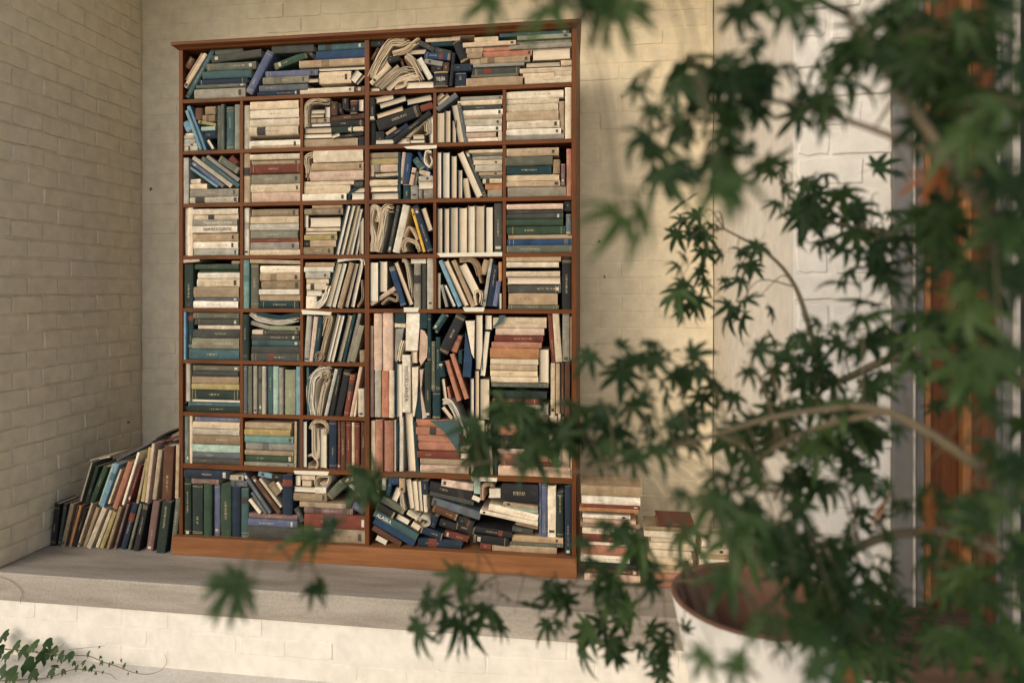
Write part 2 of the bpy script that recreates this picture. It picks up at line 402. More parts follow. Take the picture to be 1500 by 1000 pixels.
# ------------------------------------------------------------------ books
PAL = {  # code: (linear colour, word)
 'cr': ((.555, .465, .33), 'cream'), 'wh': ((.68, .61, .48), 'off white'), 'tn': ((.36, .27, .17), 'tan'), 'ta': ((.25, .19, .12), 'dull tan'), 'br': ((.085, .042, .025), 'brown'),
 'dk': ((.019, .0195, .0205), 'black'), 'dg': ((.055, .058, .050), 'dark grey'), 'gg': ((.105, .112, .083), 'grey green'), 'g2': ((.20, .195, .145), 'khaki grey'), 'gr': ((.24, .225, .185), 'grey'),
 'lg': ((.40, .375, .30), 'light grey'), 'gn': ((.036, .064, .040), 'green'), 'gd': ((.021, .034, .027), 'dark green'), 'tl': ((.13, .25, .24), 'teal'), 'dt': ((.012, .036, .040), 'dark teal'),
 'td': ((.050, .098, .102), 'muted teal'), 'bl': ((.020, .050, .105), 'blue'), 'nv': ((.015, .027, .046), 'navy'), 'lb': ((.15, .27, .34), 'light blue'), 'sb': ((.095, .115, .185), 'slate blue'),
 'rd': ((.14, .040, .026), 'red brown'), 'pk': ((.36, .165, .105), 'salmon'), 'pp': ((.52, .385, .295), 'pale pink'), 'og': ((.38, .185, .08), 'orange'), 'yl': ((.58, .37, .06), 'yellow'),
 'mn': ((.31, .42, .35), 'mint'), 'ol': ((.31, .255, .115), 'olive'), 'sg': ((.23, .255, .17), 'sage'), 'mv': ((.16, .10, .092), 'mauve'), 'gs': ((.10, .115, .125), 'slate grey')}
TILE = {'A': (250, 20, 4.761), 'B': (530, 20, 4.545), 'C': (250, 210, 4.0), 'D': (530, 205, 3.921), 'E': (250, 440, 3.845), 'F': (530, 440, 3.845),
        'G': (250, 600, 4.348), 'H': (530, 600, 4.0), 'I': (50, 620, 4.7625), 'J': (830, 680, 4.545)}
BOOKS = []; CUR = {}
def cell(tile, phrase, group='books shelved in the bookcase', yf=YF):
    CUR.update(t=TILE[tile], p=phrase, g=group, y=yf)
def P2(x, y):
    ox, oy, s = CUR['t']; q = atY(ox + x / s, oy + y / s, CUR['y']); return Vector((q.x, q.z))
def add(**k): k.update(p=CUR['p'], g=CUR['g'], y=CUR['y']); BOOKS.append(k)
def b(x0, y0, x1, y1, c, st='s', text=None):
    mx, my = (x0 + x1) / 2, (y0 + y1) / 2
    xa, xb = P2(x0, my).x, P2(x1, my).x; za, zb = P2(mx, y1).y, P2(mx, y0).y
    add(kind='box', x0=xa, x1=xb, z0=za, z1=zb, c=c, st=st, text=text)
def r(ax, ay, bx, by, t, c, st='s', text=None):
    a, q = P2(ax, ay), P2(bx, by); add(kind='rot', a=a, b=q, t=t / CUR['t'][2] * 3.0 / FPX, c=c, st=st, text=text)
def c(pts, t, col, n=3):
    add(kind='rib', pts=[P2(*q) for q in pts], t=t / CUR['t'][2] * 3.0 / FPX, c=col, n=n)
def g(pts, col, st='s'):
    add(kind='poly', pts=[P2(*q) for q in pts], c=col, st=st)
def many(fn, rows):
    for q in rows: fn(*q)

cell('A', 'top shelf, corner half')
many(r, [(98,372,138,302,50,'br'), (90,455,205,270,22,'tn'), (92,510,235,275,30,'cr'), (100,578,283,245,38,'td'), (285,318,630,272,58,'dg'), (298,262,490,240,44,'gg'), (537,552,690,260,62,'sb'), (710,362,938,275,52,'gn'), (950,260,1000,300,36,'dk'), (1262,468,1312,402,56,'wh','p'), (1292,488,1345,425,24,'cr','p')])
many(b, [(160,516,515,586,'gr'), (178,488,520,516,'gg'), (197,452,530,488,'nv'), (222,394,560,452,'td'), (245,337,590,394,'gg'), (600,535,895,568,'nv'), (610,488,948,535,'gs'), (640,437,960,487,'g2'), (655,390,1020,436,'sb'), (700,215,990,268,'dg'),
 (900,526,1198,556,'cr'), (1202,503,1350,548,'br'), (955,484,1275,524,'cr'), (955,450,1025,484,'tn','p'), (1028,396,1250,482,'cr'), (1015,366,1350,394,'wh','p'), (895,312,1350,366,'tn'), (1008,243,1350,311,'bl'), (1020,196,1350,242,'td')])
cell('A', 'second shelf, first compartment from corner')
many(b, [(80,922,180,957,'lg'), (80,904,175,922,'lg'), (82,872,165,904,'lg'), (85,846,155,872,'lg'), (80,828,150,845,'wh'), (160,655,215,735,'br'), (235,645,305,702,'ta'), (215,702,300,752,'ta'), (210,785,305,815,'mn'), (232,815,305,870,'nv'), (310,637,345,955,'gg'), (348,632,371,955,'gg'), (375,645,430,955,'td'), (434,630,472,955,'g2')])
many(r, [(95,755,125,815,48,'lb'), (108,640,222,948,32,'lb'), (105,675,205,948,26,'lb'), (185,752,305,772,24,'ol'), (258,880,295,942,30,'wh','p')])
cell('A', 'second shelf, second compartment from corner')
many(b, [(497,637,547,948,'lg'), (553,602,888,661,'cr'), (553,663,890,724,'wh'), (548,726,890,782,'cr'), (545,783,885,848,'cr'), (545,850,900,908,'wh'), (553,909,895,945,'tn')])
cell('A', 'second shelf, third compartment from corner')
c([(942,790),(940,690),(955,625),(1020,602),(1105,605)], 38, 'cr', 4)
many(b, [(970,660,1065,696,'cr','p'), (970,698,1060,722,'cr','p'), (970,724,1100,760,'tn'), (970,761,1105,790,'wh','p'), (1067,645,1108,722,'wh','p'), (1112,612,1160,705,'br'), (1192,590,1240,662,'dk'), (1245,600,1298,700,'dk'), (1300,592,1340,672,'wh','p'), (1112,740,1340,785,'dk'), (1118,786,1268,830,'gd'), (1270,786,1340,818,'cr'), (920,795,1110,840,'cr','p'), (920,842,1118,878,'wh','p'), (918,880,1296,940,'tn'), (1300,855,1345,938,'dk')])
many(r, [(1165,620,1183,690,28,'dk'), (1108,728,1340,705,40,'br'), (1175,856,1335,832,28,'dk'), (1120,858,1172,840,28,'wh','p')])
cell('B', 'top shelf, door half')
many(b, [(55,170,140,215,'dk'), (50,485,110,512,'wh','p'), (420,152,650,180,'cr'), (460,180,600,214,'dt'), (460,336,530,386,'dk'), (535,322,580,386,'br'), (480,387,576,490,'dk','s','THE GRA'), (610,332,725,382,'nv'), (612,383,692,482,'nv'),
 (595,132,745,155,'cr'), (748,132,905,168,'cr'), (672,171,1025,203,'cr'), (690,208,803,244,'tn'), (806,206,978,236,'pk'), (980,204,1055,232,'gr'), (803,238,1130,279,'pk'), (700,246,800,286,'ta'), (718,288,788,326,'tn'), (792,281,1118,326,'tn'), (740,327,1080,348,'gr'), (730,349,1050,398,'dg'), (728,399,1040,420,'gg'), (695,421,1070,480,'tn'),
 (915,100,1380,132,'td'), (1035,133,1392,163,'sg'), (1030,164,1390,187,'g2'), (1055,188,1395,224,'gr'), (1135,226,1390,302,'wh','p'), (1088,306,1320,344,'cr','p'), (1325,304,1395,344,'cr'), (1050,345,1395,378,'cr'), (1070,380,1280,412,'cr'), (1285,379,1395,410,'cr'), (1085,414,1395,462,'cr')])
many(r, [(60,300,105,225,22,'br'), (205,258,425,246,38,'cr','p'), (168,312,240,288,46,'dk'), (60,468,185,345,34,'cr'), (85,478,240,345,28,'tn'), (250,290,270,350,20,'br'), (285,290,325,360,26,'br'), (375,290,455,432,45,'wh','p'), (290,477,475,470,48,'wh','p'),
 (380,190,480,240,34,'dg'), (485,235,590,262,34,'dg'), (415,272,590,286,48,'bl'), (415,312,535,332,34,'gr'), (590,482,612,262,24,'dk'), (625,182,685,318,58,'dk')])
c([(55,425),(115,300),(185,195),(250,182),(330,162)], 52, 'cr', 5); c([(75,415),(150,320),(192,240)], 38, 'cr', 4); c([(205,268),(300,232),(385,165)], 40, 'cr', 4)
c([(292,275),(340,320),(402,442)], 40, 'cr', 4); c([(118,495),(200,420),(270,372),(350,372)], 34, 'cr', 4); c([(165,502),(230,440),(300,412),(400,400)], 36, 'wh', 4); c([(215,492),(280,472),(300,434),(400,428)], 26, 'cr', 3)
cell('B', 'second shelf, third compartment from door side')
many(b, [(48,558,86,715,'dk'), (48,717,84,890,'dk'), (85,782,145,850,'dk'), (335,785,410,818,'cr','p'), (315,820,415,848,'wh','p'), (320,849,415,878,'wh','p'), (90,852,210,888,'wh','p'), (220,842,312,886,'wh','p'), (443,668,472,880,'wh','p')])
many(r, [(90,576,205,552,38,'cr','p'), (115,616,290,562,40,'cr','p'), (295,588,460,554,44,'cr','p'), (95,684,270,628,36,'cr','p'), (100,742,380,638,82,'dk'), (385,626,465,602,46,'rd'), (210,850,455,658,36,'dk'), (155,832,300,738,36,'nv'), (160,802,225,758,24,'tn')])
c([(280,835),(330,775),(385,718),(428,712),(435,780),(430,780)], 42, 'cr', 5)
cell('B', 'second shelf, second compartment from door side')
many(r, [(490,572,540,532,38,'cr','p'), (500,602,575,538,32,'cr','p'), (500,638,630,538,36,'gs'), (612,600,662,868,44,'cr','p'), (645,595,692,862,24,'gs')])
many(b, [(497,656,550,882,'cr','p'), (552,642,592,880,'cr','p'), (595,706,626,878,'cr','p'), (655,525,935,554,'gr'), (638,558,932,590,'cr'), (650,592,925,620,'dg'), (645,621,935,662,'wh'), (665,664,930,686,'tn'), (670,688,930,736,'lg'), (692,737,928,776,'wh'), (690,778,890,812,'pp'), (690,813,902,840,'wh'), (695,841,902,868,'gr'), (905,780,932,866,'cr')])
cell('B', 'second shelf, compartment nearest door side')
many(b, [(960,492,1340,545,'wh'), (960,546,1310,580,'cr'), (960,581,1305,634,'cr'), (962,635,1308,700,'tn'), (965,701,1315,752,'cr'), (960,753,1325,797,'wh'), (955,798,1330,822,'lg'), (955,823,1345,856,'gr'), (1312,578,1346,785,'tn'), (1352,492,1396,842,'cr')])
cell('C', 'third shelf, first compartment from corner')
many(b, [(65,85,103,350,'lg'), (112,311,392,348,'lg'), (110,262,392,310,'gr'), (108,229,205,260,'cr'), (108,196,165,226,'cr')])
many(r, [(105,140,265,252,18,'lb'), (118,112,300,250,24,'sb'), (120,80,345,248,28,'lg'), (172,82,388,248,28,'td'), (205,74,392,214,24,'gr'), (282,88,392,162,42,'gg'), (342,82,378,118,42,'rd')])
cell('C', 'third shelf, second compartment from corner')
many(b, [(410,57,458,350,'tn'), (465,60,755,94,'cr'), (468,95,755,121,'tn'), (462,122,755,176,'rd'), (465,178,752,240,'g2'), (465,241,752,290,'cr'), (468,291,755,348,'pp')])
cell('C', 'third shelf, third compartment from corner')
c([(830,62),(795,72),(785,110),(798,150),(792,212)], 32, 'cr', 3)
many(b, [(835,38,1125,112,'cr'), (820,113,1125,163,'tn'), (814,164,1125,222,'pp'), (775,226,1065,250,'cr'), (775,251,1045,303,'cr'), (772,304,1028,346,'wh'), (1072,228,1125,262,'dg'), (1066,268,1130,300,'wh','p'), (1058,302,1130,346,'wh','p')])
c([(1036,342),(1046,292),(1085,258),(1130,243)], 20, 'dt', 1)
cell('C', 'fourth shelf, first compartment from corner')
many(b, [(60,372,93,655,'wh'), (95,372,125,655,'wh'), (128,376,392,410,'cr'), (128,411,390,440,'cr'), (128,441,390,479,'gr','s','Project appraisal in practice'), (125,480,392,521,'wh','s','NORTH ATLANTIC'), (128,522,392,573,'tn'), (132,574,392,617,'wh'), (135,618,392,657,'lg')])
cell('C', 'fourth shelf, second compartment from corner')
many(b, [(417,377,450,658,'wh'), (468,378,740,423,'ta'), (465,425,745,467,'cr'), (462,468,745,510,'lg'), (465,511,738,557,'g2'), (462,558,740,579,'rd'), (462,580,745,625,'gr'), (457,626,755,658,'cr')])
cell('C', 'fourth shelf, third compartment from corner')
many(b, [(825,355,1000,376,'tn'), (780,377,1005,416,'ta'), (778,420,803,486,'wh','p'), (808,425,990,486,'wh','p'), (785,489,985,510,'cr'), (780,511,970,531,'wh','p'), (778,533,970,566,'ol'), (814,570,965,610,'tn'), (778,572,811,610,'dk'), (778,612,952,658,'ta'), (1104,452,1130,656,'cr','p')])
many(r, [(972,655,1042,360,26,'wh','p'), (998,655,1070,358,24,'wh','p'), (1025,655,1095,358,24,'cr','p'), (1052,655,1113,380,22,'wh','p'), (1080,655,1120,432,20,'wh','p'), (955,655,1026,355,8,'dt')])
cell('C', 'fifth shelf, first compartment from corner')
many(b, [(75,708,128,962,'gd'), (350,677,396,696,'tn'), (145,698,398,730,'gn','s','AFRICA FOR COMPANIES'), (160,731,392,748,'gn'), (150,749,395,785,'wh'), (145,786,395,835,'cr'), (132,836,395,898,'ta'), (132,900,395,921,'gs'), (132,922,392,964,'wh')])
many(r, [(62,692,165,681,22,'pp')])
cell('C', 'fifth shelf, second compartment from corner')
many(b, [(415,683,454,964,'tl'), (458,705,505,964,'gg'), (518,708,755,753,'wh'), (518,755,755,801,'tn'), (528,803,755,851,'ta'), (515,852,752,885,'wh'), (515,886,752,923,'tn'), (520,925,748,968,'dt')])
r(462,690,755,697,24,'tn')
cell('C', 'fifth shelf, third compartment from corner')
many(b, [(785,680,955,706,'tn'), (780,708,950,740,'wh'), (788,742,930,778,'lg'), (788,780,918,810,'cr'), (792,812,905,850,'cr'), (790,855,880,892,'wh','p'), (786,896,850,968,'wh')])
c([(800,960),(850,928),(890,850),(928,790),(958,690)], 15, 'dt', 1); c([(845,960),(893,912),(915,832)], 36, 'wh', 3)
many(r, [(918,962,985,700,38,'cr','p'), (952,964,1022,700,32,'wh','p'), (988,964,1060,700,32,'tn'), (1022,964,1086,700,28,'cr','p'), (1056,964,1112,700,30,'wh','p')])
c([(975,688),(1050,674),(1112,678),(1125,725)], 20, 'wh', 2); c([(1118,800),(1124,900),(1094,958)], 15, 'tn', 2)
cell('D', 'third shelf, third compartment from door side')
many(b, [(42,65,205,100,'ta'), (42,102,202,137,'ol'), (42,140,66,208,'pp'), (68,140,103,184,'gr'), (105,140,203,182,'pp'), (42,226,203,264,'cr'), (45,265,203,300,'wh','p'), (45,301,203,344,'wh','p'), (205,70,222,344,'dt'), (232,250,274,342,'dt'), (277,262,320,342,'gr'), (325,206,406,238,'lg'), (322,240,406,285,'wh','p'), (325,286,406,342,'gr')])
many(r, [(72,202,203,192,22,'cr'), (45,220,203,210,12,'dk'), (222,250,240,70,22,'pp'), (252,250,270,75,36,'bl'), (282,258,300,160,26,'pp'), (304,260,318,182,16,'gg'), (300,105,345,165,38,'td'), (320,65,400,225,18,'bl'), (325,178,385,196,28,'cr')])
c([(398,68),(368,66),(360,118),(384,152),(402,128),(392,82)], 15, 'wh', 3)
cell('D', 'third shelf, second compartment from door side')
many(b, [(428,65,456,338,'wh','p'), (459,65,503,338,'wh','p'), (507,85,543,338,'cr','p'), (548,168,576,338,'cr','p'), (612,46,805,66,'cr'), (630,67,805,85,'gg'), (634,86,805,109,'gr'), (640,110,803,138,'cr'), (650,139,803,178,'lg'), (668,180,803,202,'tn'), (680,203,803,222,'gg'), (694,223,803,252,'cr'), (706,253,803,287,'og'), (722,288,803,334,'gr')])
many(r, [(606,335,590,215,36,'cr','p'), (560,65,675,328,42,'wh','p'), (598,60,708,328,22,'dg')])
cell('D', 'third shelf, compartment nearest door side')
many(b, [(832,42,1130,91,'tn'), (825,92,1095,146,'gg'), (832,147,1088,196,'dt'), (1098,112,1138,196,'ta'), (828,197,1132,235,'cr'), (828,236,1138,268,'tn'), (835,269,1170,328,'gr'), (1143,137,1168,266,'mv'), (1174,48,1213,322,'pk')])
cell('D', 'fourth shelf, third compartment from door side')
c([(48,640),(62,560),(42,470),(52,400),(75,382),(95,410),(86,470)], 28, 'wh', 5); c([(85,642),(110,540),(122,440),(140,392),(180,390)], 44, 'cr', 6)
many(r, [(152,645,205,375,20,'dg'), (190,645,250,372,42,'wh'), (285,395,355,642,16,'yl'), (305,378,392,642,36,'nv'), (350,390,392,520,32,'cr','p')])
c([(248,642),(236,602),(260,572),(308,592),(328,642)], 24, 'cr', 4); c([(240,560),(268,502),(300,540),(338,632)], 18, 'cr', 3)
cell('D', 'fourth shelf, second compartment from door side')
many(b, [(430,388,462,648,'cr','p'), (467,388,500,648,'cr','p'), (503,382,550,648,'cr','p'), (554,385,603,648,'wh','p'), (607,375,648,648,'wh','p'), (652,375,703,646,'cr','p'), (707,380,752,646,'wh','p'), (757,362,803,644,'dg')])
r(768,642,772,540,16,'wh')
cell('D', 'fourth shelf, compartment nearest door side')
many(b, [(832,350,1155,382,'pp'), (830,383,1155,404,'dg'), (828,405,1155,438,'dg'), (830,439,1155,480,'gn'), (832,481,1168,531,'gn'), (838,532,1205,556,'tn'), (832,557,1213,594,'bl'), (832,595,1213,640,'gg'), (1172,425,1203,530,'gs'), (1160,350,1208,402,'dk')])
cell('D', 'fifth shelf, third compartment from door side')
many(b, [(45,700,95,930,'wh','p'), (97,695,142,875,'wh','p'), (275,677,363,709,'wh','p'), (298,712,338,960,'gr'), (341,718,366,960,'dg'), (369,678,408,958,'lg')])
many(r, [(45,944,185,852,26,'pp'), (165,725,235,952,36,'bl'), (192,700,285,950,28,'cr','p')])
c([(110,945),(150,912),(195,925),(200,892),(160,880)], 17, 'tn', 3); c([(228,690),(250,702),(272,800),(288,930)], 20, 'cr', 3)
cell('D', 'fifth shelf, second compartment from door side')
many(b, [(428,760,450,962,'cr','p'), (783,700,803,810,'og'), (783,880,803,958,'wh','p')])
many(r, [(455,832,485,958,18,'gr'), (475,832,530,958,22,'wh','p'), (447,692,560,956,26,'lb'), (478,692,600,956,28,'wh','p'), (525,692,640,956,26,'tn'), (572,712,655,880,52,'wh','p'), (697,955,740,682,20,'lg'), (692,770,715,688,36,'tn'), (730,955,768,718,36,'nv'), (762,955,785,812,28,'sb')])
c([(560,692),(618,684),(660,722),(688,820)], 28, 'tn', 4); c([(652,950),(646,882),(665,866),(684,890),(676,948)], 15, 'wh', 2)
cell('D', 'fifth shelf, compartment nearest door side')
many(b, [(830,668,1143,699,'tn'), (830,700,1130,732,'wh'), (828,733,1137,767,'cr'), (832,768,1143,811,'wh','p'), (838,812,1143,862,'dg'), (842,863,1123,931,'tn'), (838,932,1130,958,'gg'), (1148,672,1213,958,'dk')])
cell('E', 'sixth shelf, first compartment from corner')
many(b, [(65,48,83,322,'lb'), (86,50,117,258,'dt'), (120,55,380,93,'gg'), (130,94,380,128,'dg'), (145,129,383,153,'cr'), (120,154,380,204,'dg'), (117,205,380,268,'g2'), (95,269,378,330,'td')])
cell('E', 'sixth shelf, second compartment from corner')
many(b, [(398,80,440,342,'gd'), (450,171,513,198,'cr'), (516,173,720,198,'dg'), (555,147,725,172,'sg'), (448,199,715,230,'dg'), (450,231,728,265,'td'), (455,266,725,305,'dg'), (452,306,728,350,'dg')])
c([(442,72),(490,102),(580,122),(660,116),(730,102)], 28, 'wh', 4); c([(480,72),(560,90),(640,92),(728,74)], 24, 'dt', 1); r(442,126,545,156,26,'gr')
cell('E', 'sixth shelf, third compartment from corner')
many(r, [(758,350,775,88,34,'lg'), (786,350,813,92,26,'pp'), (808,352,845,92,30,'dt'), (880,350,945,80,24,'wh','p'), (908,350,972,82,26,'wh','p'), (938,350,1005,82,26,'cr','p'), (972,350,1035,78,16,'dt'), (992,350,1060,74,22,'gr'), (1018,345,1070,142,32,'g2')])
c([(822,340),(850,290),(870,200),(898,104),(870,96),(845,200)], 24, 'cr', 4); c([(825,345),(818,308),(840,294),(858,320),(838,348)], 13, 'tn', 2); b(1058,282,1086,352,'ta')
cell('E', 'seventh shelf, first compartment from corner')
many(b, [(65,355,78,582,'gg'), (81,350,104,568,'lg'), (118,360,380,392,'gg'), (118,393,370,424,'dg'), (118,425,380,464,'ta'), (118,465,385,499,'ol'), (107,500,382,556,'gd'), (110,557,385,572,'wh','p'), (92,573,385,597,'td'), (68,598,385,632,'gd')])
cell('E', 'seventh shelf, second compartment from corner')
many(b, [(403,368,428,645,'gs'), (431,370,453,645,'gg'), (456,370,480,645,'gr'), (483,372,508,645,'gg'), (511,372,533,646,'lg'), (537,372,567,647,'td'), (570,372,602,648,'mn'), (605,380,630,648,'gr'), (633,393,697,650,'sg'), (700,375,728,652,'lb')])
cell('E', 'seventh shelf, third compartment from corner')
c([(792,655),(782,560),(792,450),(845,398),(900,386)], 54, 'wh', 7); c([(832,655),(852,520),(888,422)], 28, 'cr', 5); c([(842,432),(850,400),(884,398),(888,424),(862,440)], 13, 'cr', 2)
many(r, [(768,650,764,378,14,'td'), (866,655,928,388,22,'lg'), (902,655,952,384,26,'dk'), (934,655,988,392,44,'dk'), (982,658,1020,418,32,'rd'), (1012,658,1068,374,20,'pp'), (1030,658,1046,502,10,'wh')]); b(1052,498,1088,662,'cr')
cell('E', 'eighth shelf, first compartment from corner')
many(b, [(66,640,79,915,'mn'), (81,645,97,915,'gg'), (99,648,115,915,'cr'), (128,650,388,676,'sb'), (122,677,385,716,'cr'), (118,717,385,752,'lg'), (117,753,385,808,'ta'), (117,809,388,852,'mn'), (120,853,388,888,'gs'), (120,889,388,922,'dg')])
cell('E', 'eighth shelf, second compartment from corner')
many(b, [(415,674,675,712,'tn'), (415,713,672,750,'ol'), (412,751,685,795,'tl'), (415,796,688,836,'gr'), (415,837,688,863,'ta'), (415,864,688,904,'gn'), (412,905,690,926,'gg'), (412,927,690,950,'g2')])
many(r, [(697,952,700,684,14,'tn'), (714,955,722,676,18,'dt')])
cell('E', 'eighth shelf, third compartment from corner')
c([(798,704),(802,860),(820,888),(834,840),(830,722)], 22, 'wh', 4); c([(780,724),(800,688),(850,682),(878,712),(868,758),(850,722)], 22, 'cr', 4); c([(762,884),(790,874),(822,912),(812,948),(772,940),(760,905)], 13, 'wh', 3)
many(b, [(742,680,768,955,'wh','p'), (838,722,878,958,'wh','p'), (888,675,930,928,'nv'), (937,682,950,930,'rd'), (952,684,980,930,'br'), (983,684,1010,930,'rd'), (1013,690,1030,930,'cr'), (1033,690,1060,932,'rd'), (1063,690,1093,932,'br'), (900,934,1090,962,'rd')])
cell('F', 'tall open compartment')
many(b, [(40,145,58,318,'tn'), (61,75,110,388,'pp'), (43,322,65,676,'mv'), (68,392,105,668,'lg'), (46,680,70,972,'cr'), (114,68,172,392,'pp'), (107,396,148,676,'pk'), (150,396,180,660,'cr'), (75,672,118,972,'pk'), (121,680,176,972,'pk'), (180,129,240,155,'cr'), (197,357,226,656,'wh','p'), (228,307,275,628,'wh','s','MISCELLANEA'), (278,290,310,368,'wh','p'), (368,78,388,345,'dt'), (350,350,388,672,'gd'), (390,232,412,508,'gg'), (395,511,440,672,'dt'), (415,208,440,500,'dt'), (540,282,562,372,'dt'), (637,80,680,390,'wh','p'), (692,85,730,166,'wh','p'), (606,440,630,668,'wh','p'), (633,395,660,670,'cr','p'), (663,442,720,670,'cr','p'), (205,658,228,974,'wh'), (178,676,188,970,'pp')])
many(r, [(402,162,460,78,24,'td'), (412,185,480,80,18,'dt'), (455,296,560,80,58,'dk'), (512,290,545,198,38,'pk'), (442,345,456,430,32,'dt'), (472,342,542,568,28,'pk'), (505,302,588,555,26,'pk'), (452,442,468,556,22,'wh','p'), (478,490,490,552,12,'pk'), (678,430,706,172,34,'wh','p'), (258,634,278,974,44,'wh','p'), (452,602,505,670,28,'cr','p'), (502,690,528,758,28,'wh'), (548,702,562,780,20,'dk'), (698,988,702,700,18,'cr','p'), (728,988,715,700,22,'cr','p'), (1078,350,1055,68,24,'rd'), (1110,346,1090,60,36,'cr')])
g([(184,70),(240,70),(240,127),(184,125)],'dt'); g([(186,160),(233,158),(222,228),(196,290),(194,350),(182,340)],'gr'); g([(247,70),(323,70),(322,150),(310,285),(242,285)],'wh'); g([(281,376),(317,376),(310,560),(295,655),(286,655)],'wh')
g([(327,70),(365,70),(365,160),(345,158),(328,156),(318,220)],'dt'); g([(327,162),(350,172),(374,215),(364,320),(330,368),(320,340)],'pp'); g([(324,390),(344,390),(332,500),(364,660),(340,670),(330,560)],'pp'); g([(303,600),(322,470),(326,560),(336,668),(300,668)],'dt')
g([(581,172),(619,330),(612,436),(566,430)],'bl'); g([(581,115),(634,115),(630,328),(616,300)],'wh'); g([(188,682),(203,690),(203,900),(196,968),(190,800)],'dt'); g([(284,676),(302,680),(322,975),(306,975)],'dt')
c([(236,160),(218,230),(190,302),(190,500),(192,655)], 10, 'dt', 1); c([(232,228),(210,310),(212,352)], 22, 'wh', 2)
c([(452,572),(490,574),(520,622),(550,702),(578,780)], 32, 'wh', 4)
many(b, [(303,676,545,719,'pk'), (305,720,548,764,'pk'), (307,765,548,806,'pk'), (308,807,546,857,'pk'), (310,858,548,901,'rd'), (325,902,600,938,'tn'), (328,939,600,985,'pp'), (550,822,605,858,'wh'), (552,860,603,900,'wh','p'), (590,685,606,760,'br'), (608,680,632,985,'wh','p'), (635,674,690,988,'wh','p'), (745,700,763,990,'dt'),
 (738,85,1038,147,'cr'), (752,148,1025,188,'pp'), (745,189,1018,227,'rd'), (730,228,1010,262,'pk'), (722,263,995,324,'og'), (722,325,992,358,'cr'), (722,359,988,392,'tn'), (722,393,988,430,'cr'), (725,431,992,464,'cr'), (730,466,1050,490,'gg'), (740,491,1040,534,'gd'), (735,536,1000,569,'rd'), (760,571,1050,630,'lg'), (755,632,1050,668,'ta'), (765,670,1050,714,'tn'), (765,715,1050,752,'pk'), (765,754,1050,830,'gd'), (765,831,985,860,'pp'), (765,861,1050,897,'pk'), (780,899,1095,930,'rd'), (768,932,1172,990,'pp'),  # the grey green one is the shaded gap in the stack, shaped as a book
 (1000,276,1053,464,'wh','p'), (1128,62,1170,338,'gr'), (1174,92,1195,336,'tn'), (1062,355,1088,648,'cr'), (1092,355,1116,638,'tn'), (1119,350,1139,638,'br'), (1143,344,1172,735,'br'), (1055,652,1100,896,'cr'), (1104,642,1119,928,'wh'), (1123,660,1170,928,'tn'), (1176,742,1195,990,'cr')])
cell('G', 'bottom shelf, corner half')
many(b, [(82,376,365,434,'nv'), (367,415,455,450,'lg'), (130,438,305,472,'mv'), (82,436,127,800,'gd'), (133,477,200,805,'gd'), (208,476,262,806,'gn'), (265,484,303,808,'sb'), (307,474,375,812,'gn'), (380,494,438,815,'nv'), (443,502,490,818,'td'), (378,453,480,492,'gs'), (635,412,698,456,'dk'), (705,415,772,668,'nv'), (492,669,800,702,'mv'), (492,703,800,752,'sb'), (492,753,838,832,'dg'),
 (785,425,823,502,'wh','p'), (826,425,912,456,'cr'), (830,460,890,502,'cr','p'), (775,505,912,547,'wh','p'), (915,507,985,548,'wh'), (770,549,985,604,'ta'), (820,606,1115,638,'tn'), (845,640,1155,681,'mv'), (848,683,1240,775,'rd'), (850,777,1240,866,'ta')])
many(r, [(462,408,630,658,26,'gs'), (518,428,688,658,32,'br'), (562,442,698,622,20,'cr'), (512,528,602,662,22,'gs'), (497,572,565,660,26,'wh'), (546,412,632,428,36,'lb'), (628,472,680,540,52,'ta'), (668,466,698,512,20,'wh'), (792,630,832,715,38,'dg'), (1112,450,1222,560,32,'wh'), (1140,436,1240,515,46,'dk'), (1155,612,1225,652,50,'sb'), (1000,560,1090,470,60,'gg')])
c([(916,500),(912,452),(940,428),(998,432),(988,480),(944,470)], 18, 'wh', 4)
cell('H', 'bottom shelf, door half')
many(b, [(60,415,92,468,'gr'), (62,470,95,530,'wh','p'), (115,402,139,470,'lg'), (165,402,210,445,'bl'), (215,405,250,485,'tn'), (345,420,388,495,'nv'), (325,762,580,818,'nv'), (655,420,695,492,'mn'), (822,438,1033,545,'dk'), (880,738,1178,778,'tn'), (860,780,1178,802,'gg'), (760,804,1140,846,'tn'), (1036,434,1051,745,'sb'), (1054,434,1084,748,'sb'), (1087,450,1137,745,'wh'), (1140,487,1182,745,'gd'), (1188,447,1233,842,'nv')])
